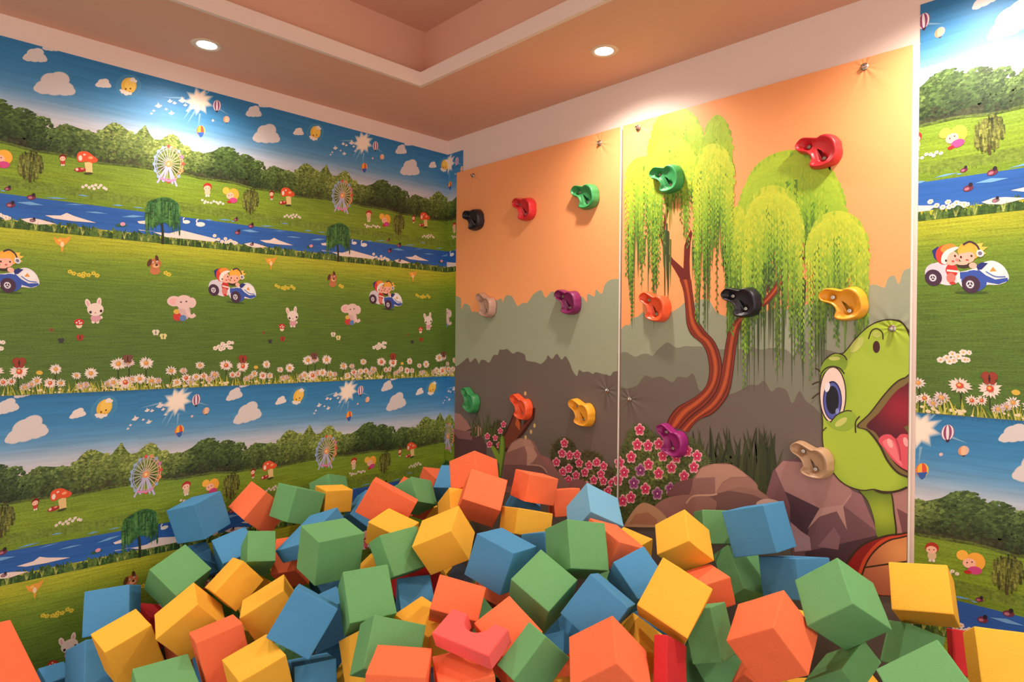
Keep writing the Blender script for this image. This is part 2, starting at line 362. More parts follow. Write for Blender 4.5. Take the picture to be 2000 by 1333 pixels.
pat.ell(520, 1106, 38, 15, (166, 34, 40), dz=2); pat.ell(500, 1104, 10, 9, (236, 190, 170), dz=3); pat.ell(534, 1100, 12, 5, (240, 150, 120), dz=3); pat.ell(574, 1130, 30, 8, (66, 70, 36), dz=0)
def flower(x, y, r, pet=(244, 226, 216), cen=(222, 170, 70), dz=0, n=6):
    for k in range(n):
        a = 6.283 * k / n + .3; pat.ell(x + r * .55 * math.cos(a), y + r * .5 * math.sin(a), r * .5, r * .42, pat_c(pet), dz=dz, n=6)
    pat.ell(x, y, r * .3, r * .3, cen, dz=dz + 1, n=6)
def pat_c(c): k = frnd(.93, 1.03); return tuple(min(255, v * k) for v in c)
for x, y in ((538, 1218), (560, 1208), (580, 1222), (600, 1212), (622, 1206), (640, 1222), (655, 1208), (676, 1224), (690, 1232), (612, 1230)): flower(x, y, 11)
pat.f = f3
for x, y in ((1315, 304), (1335, 312), (1352, 318), (1372, 322), (1390, 312), (1408, 318), (1420, 328), (1432, 318), (1450, 328), (1330, 322)): flower(x, y, 9)
# olive willow bush
pat.f = f1; pat.z = 12
pat.ell(196, 1076, 74, 78, (96, 102, 44), LEAF, n=26)
for i in range(190):
    a = frnd(0, 6.283); r = math.sqrt(frnd(0, 1)); x = 196 + 82 * r * math.cos(a); y = 1078 + 82 * r * math.sin(a)
    pat.poly([(x - 5, y - 22), (x + 5, y - 20), (x + 4, y + 24), (x - 4, y + 26)], mixc((62, 68, 26), (138, 140, 62), frnd(0, 1)), LEAF, dz=i % 5)
pat.poly([(190, 1140), (202, 1140), (204, 1190), (188, 1190)], (78, 66, 34), dz=3)
# big wheel
pat.z = 14
cx, cy, RX, RY = 1096, 1068, 92, 112
nw = 22
for k in range(nw):
    a = 6.283 * k / nw; pat.line([(cx, cy), (cx + RX * math.cos(a), cy + RY * math.sin(a))], 4.5, mixc((206, 196, 206), (242, 208, 160), .5 + .5 * math.cos(a)), curve=False)
for rr, wd in ((1.0, 9), (.86, 5)):
    for k in range(40):
        a, b = 6.283 * k / 40, 6.283 * (k + 1) / 40
        pat.line([(cx + rr * RX * math.cos(a), cy + rr * RY * math.sin(a)), (cx + rr * RX * math.cos(b), cy + rr * RY * math.sin(b))], wd, mixc((150, 172, 214), (238, 160, 120), .5 + .5 * math.cos(a - .3)), dz=1, curve=False)
for k in range(16):
    a = 6.283 * k / 16; pat.ell(cx + RX * 1.03 * math.cos(a), cy + RY * 1.03 * math.sin(a), 10, 11, ((226, 80, 70), (238, 150, 90), (150, 170, 214), (206, 120, 170))[k % 4] if math.cos(a) > -.2 else (158, 180, 216), dz=2)
for x1, y1 in ((1022, 1192), (1150, 1216), (1060, 1186), (1122, 1200)): pat.line([(cx - 2, cy), (x1, y1)], 13, (190, 184, 214), dz=3, curve=False)
pat.line([(1040, 1160), (1096, 1178), (1144, 1170)], 14, (220, 140, 180), dz=4); pat.ell(cx, cy, 20, 22, (242, 150, 90), dz=5); pat.ell(cx, cy, 9, 10, (250, 214, 150), dz=6)
# river life
pat.f = f3; pat.z = 8
for (x0, y0, x1, y1, wd) in ((285, 288, 440, 296, 7), (105, 318, 285, 338, 14), (500, 270, 580, 280, 6), (550, 380, 700, 392, 7), (728, 336, 806, 342, 7), (790, 412, 940, 410, 10), (860, 350, 940, 358, 5), (1330, 432, 1384, 436, 7), (1415, 430, 1510, 436, 6), (0, 242, 40, 248, 6), (420, 330, 560, 336, 4)):
    pat.poly([(x0, y0), ((x0 + x1) / 2, (y0 + y1) / 2 - wd), (x1, y1), ((x0 + x1) / 2, (y0 + y1) / 2 + wd * .6)], (112, 164, 212))
SH = (240, 216, 206)
for P in ([(292, 403), (395, 404), (434, 387), (482, 408), (625, 452), (480, 441), (350, 424)], [(136, 428), (200, 420), (262, 430), (368, 460), (240, 463), (170, 446)], [(892, 442), (960, 436), (1000, 452), (960, 462), (905, 456)], [(1000, 512), (1100, 520), (1180, 500), (1290, 528), (1420, 560), (1390, 576), (1240, 560), (1080, 545)], [(900, 495), (1010, 510), (905, 500)]):
    pat.poly(P, SH, dz=1)
def duck(x, y, k=1, c=(112, 46, 66)):
    pat.ell(x, y, 30 * k, 17 * k, c, dz=2); pat.ell(x + 14 * k, y - 16 * k, 12 * k, 12 * k, (44, 30, 40), dz=3); pat.ell(x - 8 * k, y + 2 * k, 14 * k, 8 * k, (176, 110, 130), dz=3)
duck(50, 230, .75); duck(204, 286, 1); duck(68, 336, 1); duck(212, 436, .7, (120, 100, 100))
pat.ell(788, 467, 38, 11, (46, 92, 70), dz=2); pat.ell(798, 460, 17, 12, (232, 150, 170), dz=3)
def swan(x, y, k):
    pat.ell(x, y, 30 * k, 15 * k, (236, 226, 220), dz=2); pat.line([(x - 20 * k, y - 4 * k), (x - 26 * k, y - 24 * k), (x - 14 * k, y - 34 * k)], 8 * k, (236, 226, 220), dz=2)
swan(1212, 446, .8); swan(1304, 462, 1)
for x, y in ((1396, 536), (1420, 560), (1444, 574), (1466, 556), (1484, 576), (1498, 568), (1525, 580), (1470, 578), (17, 408), (60, 422), (40, 426)): flower(x, y, 13)
pat.z = 16                                    # drooping tree on the bank
pat.line([(1050, 440), (1058, 520), (1058, 590)], 16, (44, 50, 30))
pat.blob([(955, 330), (1000, 300), (1060, 286), (1120, 298), (1164, 340), (1166, 440), (1120, 470), (1058, 450), (1000, 480), (956, 450)], (52, 100, 50), LEAF)
for i in range(220):
    t = frnd(-1, 1); x = 1058 + t * 112; y0 = 292 + 60 * abs(t) ** 2 + frnd(0, 50); L = frnd(50, 170) * (1.25 - .45 * (1 - abs(t)))
    pat.poly([(x - 4, y0), (x + 4, y0), (x + 3, y0 + L * .7), (x, min(y0 + L, 540)), (x - 3, y0 + L * .7)], mixc((30, 74, 40), (86, 132, 62), frnd(0, 1)), LEAF, dz=1 + i % 6)
# lower meadow figures
pat.z = 8
OR = (236, 160, 60)
pat.poly([(345, 545), (372, 556), (392, 548), (425, 552), (462, 538), (444, 576), (414, 604), (408, 640), (398, 640), (396, 606), (362, 584)], OR); pat.ell(404, 592, 12, 18, (244, 214, 170), dz=1); pat.ell(388, 566, 14, 8, (250, 190, 90), dz=1)
def yflowers(pts, r=17):
    for x, y in pts:
        for k in range(5): a = 6.283 * k / 5; pat.ell(x + r * .6 * math.cos(a), y + r * .5 * math.sin(a), r * .45, r * .36, (222, 196, 60), n=7)
        pat.ell(x, y, r * .3, r * .25, (150, 150, 44), dz=1, n=6)
yflowers([(455, 770), (480, 782), (515, 790), (545, 782), (575, 792), (608, 780), (632, 795), (540, 798), (1078, 778), (1098, 788)])
pat.ell(1008, 764, 34, 26, (198, 118, 76)); pat.ell(1010, 718, 38, 36, (190, 110, 62), dz=1); pat.ell(972, 712, 14, 26, (96, 56, 34), dz=2, rot=.4); pat.ell(1020, 684, 11, 22, (84, 48, 30), dz=2, rot=-.2)
pat.ell(1014, 732, 22, 14, (228, 170, 120), dz=2); pat.ell(1018, 726, 9, 7, (50, 30, 24), dz=3); pat.ell(996, 710, 6, 6, (240, 230, 220), dz=3); pat.ell(1022, 704, 6, 6, (240, 230, 220), dz=3); pat.ell(997, 711, 3, 3, (30, 20, 20), dz=4); pat.ell(1022, 705, 3, 3, (30, 20, 20), dz=4)
CR = (240, 218, 204)                          # rabbit
pat.ell(571, 976, 17, 30, CR, rot=-.35); pat.ell(644, 968, 16, 30, CR, rot=.12); pat.ell(571, 978, 9, 19, (232, 180, 176), dz=1, rot=-.35); pat.ell(644, 970, 8, 19, (232, 180, 176), dz=1, rot=.12)
pat.ell(606, 1096, 12, 12, CR); pat.ell(634, 1096, 12, 12, CR); pat.ell(656, 1068, 12, 10, CR); pat.ell(622, 1072, 34, 24, (222, 158, 168), dz=1); pat.ell(620, 1016, 54, 42, CR, dz=2)
pat.ell(588, 1034, 9, 9, (70, 40, 36), dz=3); pat.ell(657, 1026, 9, 9, (70, 40, 36), dz=3); pat.ell(620, 1038, 6, 4, (214, 130, 130), dz=3)
EL = (232, 196, 188)                          # elephant
pat.ell(1132, 962, 46, 34, EL); pat.ell(1246, 972, 30, 34, EL); pat.ell(1130, 964, 30, 22, (238, 176, 172), dz=1); pat.ell(1196, 1034, 44, 50, (214, 178, 176), dz=1); pat.ell(1196, 968, 56, 46, EL, dz=2)
pat.line([(1210, 1000), (1222, 1040), (1246, 1062), (1268, 1048)], 24, EL, dz=3); pat.ell(1176, 968, 7, 5, (110, 80, 80), dz=4); pat.ell(1212, 964, 7, 5, (110, 80, 80), dz=4)
pat.ell(1152, 1062, 28, 26, (206, 60, 56), dz=3); pat.ell(1148, 1030, 20, 16, (226, 180, 80), dz=4); pat.ell(1190, 1072, 22, 20, (96, 130, 176), dz=4); pat.ell(1170, 1084, 40, 10, (120, 96, 70), dz=2)
def mushroom(x, y, k):
    pat.ell(x, y + 22 * k, 20 * k, 18 * k, (240, 214, 180)); pat.ell(x, y, 32 * k, 21 * k, (200, 52, 44), dz=1)
    for dx, dy in ((-16, 4), (0, -6), (15, 5), (4, 8)): pat.ell(x + dx * k, y + dy * k, 6 * k, 5 * k, (244, 224, 210), dz=2)
mushroom(514, 1098, 1)
def butterfly(x, y, k, c):
    for sx in (-1, 1): pat.ell(x + sx * 13 * k, y - 9 * k, 15 * k, 12 * k, c, rot=sx * .6, n=10); pat.ell(x + sx * 9 * k, y + 10 * k, 11 * k, 10 * k, c, n=10)
    pat.ell(x, y, 3 * k, 15 * k, (50, 30, 24), dz=1, n=8)
butterfly(520, 1200, .95, (168, 56, 40)); butterfly(397, 1220, .8, (60, 62, 56)); butterfly(333, 1150, .6, (140, 84, 46)); butterfly(1013, 1166, .9, (232, 214, 190)); butterfly(1062, 1192, .9, (226, 214, 140))
for x, y in ((1400, 1268), (1425, 1258), (1448, 1240), (1452, 1268), (1490, 1232), (1470, 1250), (1494, 1264), (1435, 1274), (20, 1230), (10, 1270)): flower(x, y, 16)
pat.f = NB(1700, 350); pat.z = 8              # racing car with two children
NAVY, BL, WH, DK = (40, 52, 120), (58, 86, 172), (236, 228, 230), (72, 46, 66)
pat.poly([(400, 462), (440, 434), (462, 480), (430, 530), (410, 510)], NAVY)
pat.blob([(372, 600), (400, 550), (470, 540), (560, 590), (600, 640), (500, 690), (400, 660)], (226, 216, 222))
pat.blob([(560, 670), (556, 612), (620, 592), (690, 570), (740, 536), (800, 530), (856, 562), (888, 620), (880, 660), (820, 686), (740, 688), (690, 720), (600, 712)], WH, dz=1)
pat.poly([(572, 604), (640, 598), (700, 590), (740, 624), (800, 652), (880, 640), (884, 660), (820, 684), (752, 672), (700, 640), (640, 622), (572, 650)], BL, dz=2)
pat.ell(802, 590, 62, 42, (244, 238, 236), dz=3); pat.poly([(766, 600), (790, 568), (812, 598)], (236, 150, 60), dz=4); pat.line([(742, 600), (800, 632), (868, 634)], 9, (90, 120, 190), dz=4)
pat.poly([(680, 560), (716, 540), (760, 544), (716, 586), (690, 590)], NAVY, dz=3)
pat.ell(662, 660, 84, 70, BL, dz=4); pat.ell(640, 684, 60, 58, DK, dz=5); pat.ell(634, 684, 30, 30, (104, 84, 110), dz=6); pat.ell(634, 684, 25, 25, (232, 224, 228), dz=7); pat.ell(634, 684, 17, 17, DK, dz=8)
for a in (.5, 2.6, 4.7): pat.line([(634, 684), (634 + 20 * math.cos(a), 684 + 20 * math.sin(a))], 6, (232, 224, 228), dz=9, curve=False)
pat.ell(418, 610, 74, 66, (216, 206, 216), dz=2); pat.ell(398, 640, 56, 54, DK, dz=3); pat.ell(394, 641, 27, 27, (104, 84, 110), dz=4); pat.ell(394, 641, 23, 23, (232, 224, 228), dz=5); pat.ell(394, 641, 15, 15, DK, dz=6)
for a in (.5, 2.6, 4.7): pat.line([(394, 641), (394 + 18 * math.cos(a), 641 + 18 * math.sin(a))], 5, (232, 224, 228), dz=7, curve=False)
pat.ell(600, 560, 44, 18, (66, 50, 40), dz=3); SK = (252, 184, 162)
pat.ell(520, 592, 40, 44, (206, 52, 50), dz=4); pat.ell(512, 642, 30, 34, (226, 120, 110), dz=4); pat.line([(488, 592), (562, 600)], 13, (244, 226, 216), dz=5, curve=False); pat.ell(520, 676, 20, 10, (200, 60, 50), dz=5)
pat.ell(478, 490, 56, 66, (218, 66, 48), dz=5, rot=.3); pat.ell(508, 448, 54, 30, (240, 142, 60), dz=6, rot=-.2); pat.ell(524, 512, 50, 48, SK, dz=7)
pat.poly(smooth_loop([(456, 540), (462, 496), (490, 462), (540, 440), (576, 440), (548, 462), (512, 482), (492, 520), (486, 552)], 4), (246, 232, 222), dz=8)
for x, y in ((487, 528), (548, 497), (586, 505), (655, 497)): pat.ell(x, y, 7, 8, (70, 34, 30), dz=12)
pat.ell(532, 532, 9, 6, (206, 70, 70), dz=12); pat.ell(560, 522, 12, 9, (244, 140, 130), dz=11)
pat.ell(640, 466, 74, 58, (246, 172, 62), dz=8); pat.poly([(680, 420), (736, 410), (726, 436), (764, 438), (732, 464), (752, 482), (700, 496)], (250, 196, 84), dz=8)
pat.ell(624, 502, 54, 42, SK, dz=9); pat.poly([(572, 480), (600, 436), (660, 440), (690, 480), (640, 470), (600, 478)], (248, 178, 70), dz=10); pat.line([(604, 424), (650, 404), (694, 428), (712, 470)], 13, (70, 50, 60), dz=11); pat.ell(712, 480, 26, 24, (226, 220, 226), dz=12); pat.ell(712, 480, 14, 13, (120, 110, 130), dz=13)
pat.ell(625, 524, 10, 6, (206, 80, 76), dz=12); pat.ell(590, 545, 40, 12, SK, dz=10); pat.ell(660, 560, 26, 20, SK, dz=5)
pat.ell(640, 738, 110, 10, (66, 88, 36), dz=0)
# daisies along the foot of the strip
pat.f = N(0, 600); pat.z = 8
dais = [(125, 420, 66, 1), (362, 405, 46, 0), (590, 432, 50, 0), (497, 446, 36, 0), (770, 370, 56, 0), (835, 360, 46, 2), (950, 365, 53, 0), (1112, 415, 43, 0), (1192, 415, 32, 2), (1300, 380, 36, 0), (1470, 380, 48, 1),
        (20, 490, 40, 1), (75, 485, 36, 1), (240, 480, 40, 0), (325, 495, 46, 1), (395, 495, 38, 0), (160, 522, 38, 2), (205, 505, 34, 2), (525, 515, 38, 2), (560, 505, 30, 2), (735, 490, 46, 0), (815, 490, 56, 1), (862, 470, 40, 2), (908, 468, 46, 0), (985, 480, 44, 0), (700, 500, 34, 2), (1030, 480, 30, 2), (1150, 490, 38, 0), (1210, 462, 40, 1), (1275, 455, 36, 0), (1325, 450, 34, 1), (1395, 440, 40, 2), (1240, 490, 34, 2), (1360, 470, 32, 2)]
stems = []
for i, (x, y, r, kind) in enumerate(dais):
    if y < 450: pat.line([(x, y + r * .4), (x + frnd(-6, 6), y + 60), (x + frnd(-10, 10), 535)], 8, (52, 66, 26), dz=0)
    zz = 2 + (i * 3) % 12 + (8 if y > 450 else 0)
    pc = ((246, 226, 214), (248, 222, 208), (226, 198, 196))[kind]
    npet = 16 if r > 44 else 12
    for k in range(npet):
        a = 6.283 * k / npet + frnd(-.08, .08); rr = r * frnd(.86, 1.08); c, s_ = math.cos(a), math.sin(a) * .82; wd = r * .15
        nx, ny = -s_, c
        pat.poly([(x + c * r * .2, y + s_ * r * .2), (x + c * rr * .6 + nx * wd, y + s_ * rr * .6 + ny * wd), (x + c * rr, y + s_ * rr), (x + c * rr * .6 - nx * wd, y + s_ * rr * .6 - ny * wd)], pat_c(pc), dz=zz + k % 2)
    pat.ell(x, y, r * .32, r * .28, ((228, 150, 74), (214, 78, 52), (222, 160, 100))[kind], dz=zz + 2, n=10); pat.ell(x - r * .06, y - r * .06, r * .16, r * .13, (238, 180, 96), dz=zz + 3, n=8)
for i in range(150):
    x = frnd(0, 1480); y = 575 - x * .047; L = frnd(30, 85); dx = frnd(-34, 34)
    pat.poly([(x - 5, y + 6), (x + 5, y + 6), (x + dx * .5 + 3, y - L * .55), (x + dx, y - L), (x + dx * .5 - 3, y - L * .5)], mixc((140, 150, 40), (222, 206, 96), frnd(0, 1)), dz=1 + i % 22)
for i in range(60):
    x = frnd(0, 1480); y = 575 - x * .047; pat.ell(x, y - frnd(0, 26), frnd(6, 14), frnd(4, 9), (236, 214, 170), dz=20 + i % 3, n=6)
butterfly(124, 366, 1.7, (150, 58, 44)); pat.z = 30; butterfly(124, 366, 1.6, (156, 60, 42)); butterfly(830, 338, 1.3, (120, 74, 60)); pat.z = 8
pat.ell(256, 428, 22, 14, (224, 180, 70), dz=2)
M_PAPER = print_material('printed_wallpaper', .48)
def tiles(lo, hi, off, base=base, pat=pat):
    k0 = math.floor((lo - off - 1.7) / PER); out = []
    for k in range(k0, k0 + int((hi - lo) / PER) + 6): out += [(base, (off + k * PER, 0)), (pat, (off + k * PER, 0))]
    return out
def strip(wall, lo, hi, h0, h1, zb, off, to3d, *arts):
    return print_mesh('wallpaper_strip', tiles(lo, hi, off, *arts), (lo, hi, h0, h1), to3d, M_PAPER, wall)
LEFT3 = lambda zb, lift: (lambda s, h, z: (XL + lift + z, s, zb + h))
BACK3 = lambda zb, lift: (lambda s, h, z: (s, YB - lift - z, zb + h))
def shear(art, k):
    b = Art(); b.items = [([(p[0] - k * (p[1] - .5), p[1]) for p in pts], c if not callable(c) else c, t, z) for pts, c, t, z in art.items]; return b
strip(wall_left, YF + .02, YB, 0, HGT, SEAM, 0, LEFT3(SEAM, .0015))
strip(wall_left, YF + .02, YB, HGT - SEAM, HGT - .0008, SEAM - HGT, -.085, LEFT3(SEAM - HGT, .0006))
for lo, hi, o1, o2 in ((XL + .001, -3.05, -4.2, -4.1), (-.590, XR, -1.669, -1.63)):
    strip(wall_back, lo, hi, 0, HGT, SEAM, o1, BACK3(SEAM, .0015), base, shear(pat, .052))
    strip(wall_back, lo, hi, HGT - SEAM, HGT - .0008, SEAM - HGT, o2, BACK3(SEAM - HGT, .0006))
# ------------------------------------------------------------------ climbing panels with a printed vinyl skin
mural = Art()
def PF(ox, oy, k): return lambda x, y: on_back(ox + x / k, oy + y / k)
P3, P4, P5, P6, P7, P8 = PF(850, 250, 3.3325), PF(850, 620, 3.3325), PF(1200, 180, 3.333), PF(1400, 250, 2.837), PF(1200, 550, 2.837), PF(1480, 580, 2.469)
PX = PF(0, 0, 1)
SAGE, MIDG, DARKG, PEACH = (158, 162, 136), (128, 126, 108), (110, 97, 88), (252, 166, 106)
A = mural
def scallop(f, pts, bottom, col, z):
    """a bush-like printed layer: bumpy upper edge, filled to the bottom"""
    A.f = lambda x, y: (x, y); A.z = z
    P = [f(*p) for p in pts]; E = []
    for a, b in zip(P, P[1:]):
        n = max(1, int(math.hypot(b[0] - a[0], b[1] - a[1]) / .03))
        for i in range(n): t = i / n; E.append((a[0] + (b[0] - a[0]) * t + frnd(-.004, .004), a[1] + (b[1] - a[1]) * t + frnd(-.007, .007)))
    E.append(P[-1]); E = smooth_loop(E, 4, False)
    for a, b in zip(E, E[1:]):
        if b[0] > a[0]: A.poly([(a[0], bottom), (b[0], bottom), b, a], col)
A.f = lambda x, y: (x, y)
for i in range(12): A.poly([(-3.3 + i * .25, 0), (-3.05 + i * .25, 0), (-3.05 + i * .25, 2.5), (-3.3 + i * .25, 2.5)], PEACH)
scallop(P3, [(120, 1085), (165, 1105), (172, 1180), (188, 1150), (226, 1155), (236, 1200), (280, 1200), (320, 1150), (428, 1110), (436, 1132), (460, 1100), (500, 1092), (535, 1152), (600, 1140), (640, 1080), (690, 1058), (720, 1098), (760, 1068), (850, 1090), (960, 1100), (985, 1132), (992, 1090), (1038, 1102), (1050, 1046), (1086, 1072), (1110, 1022), (1150, 994), (1210, 985)], 0, SAGE, 1)
scallop(P4, [(100, 320), (160, 310), (185, 284), (216, 258), (230, 290), (260, 268), (285, 302), (300, 284), (350, 290), (380, 250), (410, 250), (420, 214), (470, 214), (508, 240), (530, 224), (582, 245), (590, 268), (596, 285), (690, 306), (720, 280), (736, 248), (760, 270), (790, 238), (820, 282), (846, 260), (880, 300), (892, 350), (926, 382), (934, 340), (960, 355), (1030, 370), (1050, 358), (1100, 380), (1112, 364), (1140, 380), (1160, 350), (1200, 350)], 0, DARKG, 3)
PX0 = on_back(1213, 600)[0]
scallop(P7, [(18, 292), (60, 240), (85, 236), (96, 208), (130, 200), (165, 164), (182, 190), (300, 170), (370, 140), (396, 108), (460, 110), (470, 95), (530, 108), (560, 160), (600, 196), (700, 170), (800, 180), (900, 150), (1000, 150), (1100, 120), (1250, 90), (1330, 60), (1420, 30), (1461, 22), (1498, 36), (1521, -22), (1547, -31), (1580, 4), (1600, -56), (1660, -76)], 0, SAGE, 1)
scallop(P7, [(18, 400), (60, 390), (110, 412), (150, 398), (215, 420), (232, 388), (296, 344), (340, 370), (390, 350), (480, 360), (560, 372), (700, 370), (780, 368), (870, 370), (950, 372), (990, 400), (1050, 330), (1120, 360), (1200, 380), (1300, 400), (1660, 420)], 0, MIDG, 2)
scallop(P7, [(18, 590), (130, 580), (170, 528), (210, 540), (260, 528), (330, 560), (350, 530), (400, 540), (432, 518), (470, 600), (640, 622), (720, 600), (750, 570), (800, 582), (832, 558), (870, 602), (905, 580), (960, 600), (990, 680), (1020, 610), (1110, 700), (1160, 760), (1660, 760)], 0, DARKG, 3)
def blossom(x, y, r, col=(206, 36, 84), pet=(244, 176, 178), dz=0):
    for k in range(5):
        a = 6.283 * k / 5 - 1.57; A.ell(x + r * .62 * math.cos(a), y + r * .78 * math.sin(a), r * .40, r * .46, pet, dz=dz, n=9)
    for k in range(5):
        a = 6.283 * k / 5 - 1.57; A.ell(x + r * .45 * math.cos(a), y + r * .55 * math.sin(a), r * .34, r * .40, mixc(col, pet, .25), dz=dz + 1, n=8)
    A.ell(x, y, r * .4, r * .5, col, dz=dz + 2, n=10); A.ell(x, y, r * .15, r * .2, (250, 190, 200), dz=dz + 3, n=7)
def leafy_bush(pts, dark, light, n, cx, cy, r0):
    A.blob(pts, dark, LEAF)
    E = smooth_loop(pts, 6)
    for a, b in zip(E, E[1:]):
        nx, ny = (a[0] + b[0]) / 2 - cx, (a[1] + b[1]) / 2 - cy; l = math.hypot(nx, ny); h = frnd(12, 26)
        A.poly([a, b, ((a[0] + b[0]) / 2 + nx / l * h + frnd(-6, 6), (a[1] + b[1]) / 2 + ny / l * h)], mixc(dark, light, frnd(0, .3)), (.4, 0, 0), dz=1)
    xs = [p[0] for p in pts]; ys = [p[1] for p in pts]
    for i in range(n):
        p, q = random.choice(pts), (cx + frnd(-r0, r0), cy + frnd(-r0, r0)); t = frnd(0, 1); x, y = p[0] + (q[0] - p[0]) * t, p[1] + (q[1] - p[1]) * t
        a = math.atan2(p[1] - cy, p[0] - cx); L, wd = frnd(14, 30), 5
        A.poly([(x - wd * math.sin(a), y + wd * math.cos(a)), (x + wd * math.sin(a), y - wd * math.cos(a)), (x + L * math.cos(a), y + L * math.sin(a))], mixc(dark, light, min(1, t * 1.1) * frnd(.5, 1)), (.5, 0, 0), dz=1 + i % 4)
def blades(f, x0, x1, yb, h0, h1, n, cols, wd=12, lean=40):
    A.f = f
    for i in range(n):
        x = x0 + (x1 - x0) * (i + frnd(-.5, .5)) / n; h = frnd(h0, h1); dx = frnd(-lean, lean)
        L = smooth_loop([(x, yb), (x + dx * .25, yb - h * .55), (x + dx, yb - h)], 4, False)
        A.line(L, wd, mixc(*cols, frnd(0, 1)), dz=i % 5, curve=False, taper=True)
# panel one: rocks, grass, forked branch, flowers
A.f = P4; A.z = 8
A.poly([(100, 640), (130, 622), (165, 632), (205, 676), (238, 724), (270, 704), (298, 716), (304, 770), (335, 836), (335, 960), (100, 960)], (94, 64, 66))
A.poly([(100, 640), (130, 622), (165, 632), (205, 676), (236, 724), (196, 742), (120, 728)], (172, 122, 112), dz=1); A.poly([(100, 720), (196, 742), (246, 736), (240, 800), (150, 790)], (140, 96, 94), dz=1); A.poly([(262, 716), (280, 704), (300, 722), (300, 770), (262, 780)], (186, 136, 120), dz=2)
blades(P4, 230, 390, 775, 60, 185, 34, ((50, 60, 30), (96, 104, 52)), 9, 60)
A.z = 9; leafy_bush([(360, 800), (370, 720), (410, 680), (450, 690), (470, 740), (450, 820), (400, 860)], (66, 62, 40), (104, 100, 50), 40, 415, 780, 20)
A.z = 15
for x, y, r in ((446, 698, 19), (425, 740, 18), (341, 775, 19), (392, 786, 18), (355, 828, 20), (416, 832, 18)): blossom(x, y, r)
A.z = 14; BR, BRD = (122, 62, 44), (72, 34, 28)
A.poly([(382, 852), (462, 738), (520, 600), (655, 590), (645, 662), (578, 762), (500, 840), (470, 880)], BRD); A.poly([(396, 856), (470, 744), (530, 606), (560, 700), (590, 690), (636, 610), (636, 656), (566, 746), (480, 850)], BR, dz=1); A.poly([(534, 640), (552, 690), (552, 738), (522, 700)], (206, 96, 44), dz=2); A.poly([(560, 672), (600, 640), (566, 712)], DARKG, dz=3)
A.z = 19; GC = (128, 158, 56)
A.blob([(432, 768), (452, 790), (456, 880), (440, 980), (428, 1060), (408, 1060), (412, 960), (416, 830)], (84, 112, 40)); A.blob([(432, 776), (446, 796), (446, 880), (432, 980), (424, 1040), (420, 960), (424, 840)], GC, dz=1); A.blob([(366, 848), (386, 842), (420, 900), (424, 960), (396, 920)], GC, dz=1)
A.z = 20
A.blob([(430, 1100), (452, 930), (478, 850), (520, 800), (575, 784), (622, 796), (656, 830), (678, 880), (700, 900), (748, 922), (790, 990), (860, 1070), (900, 1140), (430, 1140)], (150, 104, 96))
A.poly([(470, 880), (500, 820), (560, 790), (620, 800), (650, 850), (600, 850), (584, 838), (520, 862)], (186, 138, 120), dz=1); A.poly([(584, 838), (640, 850), (668, 900), (640, 940), (598, 968), (600, 890)], (196, 146, 126), dz=2); A.poly([(446, 960), (600, 960), (690, 970), (730, 1010), (700, 1100), (440, 1100)], (122, 84, 82), dz=1); A.poly([(690, 906), (744, 924), (780, 1000), (720, 960)], (166, 104, 98), dz=2)
A.line([(600, 960), (690, 970), (730, 1012)], 8, (196, 146, 126), dz=3)
A.z = 8; leafy_bush([(755, 900), (790, 812), (850, 786), (905, 824), (935, 882), (1000, 876), (1064, 898), (1112, 956), (1165, 1000), (1185, 1060), (1190, 1180), (1000, 1200), (760, 1100)], (78, 72, 46), (142, 136, 64), 170, 1000, 1040, 60)
A.z = 15
for x, y in ((842, 820), (826, 886), (876, 900), (925, 896), (790, 944), (938, 950), (871, 986), (832, 1006), (918, 1030), (975, 1010), (1003, 965), (1052, 945), (1097, 970), (1080, 1022), (1033, 1060), (1095, 1066), (1150, 1080), (1125, 1132), (868, 1060), (990, 1100)): blossom(x, y, 27)
A.z = 21; A.blob([(870, 1090), (900, 1058), (960, 1060), (1010, 1110), (1000, 1150), (880, 1150)], (150, 96, 92))
for x, y in ((590, 782), (625, 746), (648, 706), (588, 496)): A.ell(x, y, 8, 14, (214, 176, 110))
# panel two: willow
TR, TRD, TRL = (142, 54, 34), (86, 30, 24), (190, 86, 46)
A.f = P5; A.z = 8
A.poly([(465, 1340), (450, 1260), (400, 1170), (350, 1090), (320, 1030), (300, 950), (275, 880), (300, 875), (322, 960), (345, 1040), (385, 1090), (440, 1140), (450, 1150), (456, 1000), (488, 920), (498, 896), (508, 920), (496, 980), (490, 1100), (492, 1180), (502, 1260), (514, 1340)], (112, 40, 34))
A.poly([(318, 960), (312, 880), (330, 790), (372, 650), (388, 660), (350, 790), (332, 880), (336, 980)], (112, 40, 34))
A.f = P6; A.poly([(230, 985), (300, 930), (352, 866), (398, 770), (408, 620), (426, 622), (422, 716), (440, 742), (420, 794), (360, 890), (300, 962), (240, 1010)], (124, 46, 34)); A.poly([(456, 722), (526, 652), (522, 690), (474, 742)], (112, 40, 34)); A.poly([(282, 640), (296, 640), (316, 860), (300, 940), (272, 900)], (118, 42, 34))
A.f = P7; A.z = 20
tl = [(290, 802), (300, 760), (345, 700), (400, 668), (462, 630), (508, 580), (525, 520), (525, 460), (510, 390), (480, 340), (430, 300), (402, 240), (395, 160), (385, 60), (362, -10)]
tm = [(426, -10), (437, 80), (455, 190), (500, 270), (555, 330), (585, 400), (598, 470)]
tr = [(605, 430), (618, 340), (635, 270), (670, 215), (730, 170), (800, 125), (860, 60), (905, -10)]
tb = [(955, -10), (900, 70), (830, 140), (760, 180), (710, 230), (690, 290), (672, 400), (660, 500), (640, 610), (600, 680), (540, 738), (480, 762), (440, 795), (410, 838)]
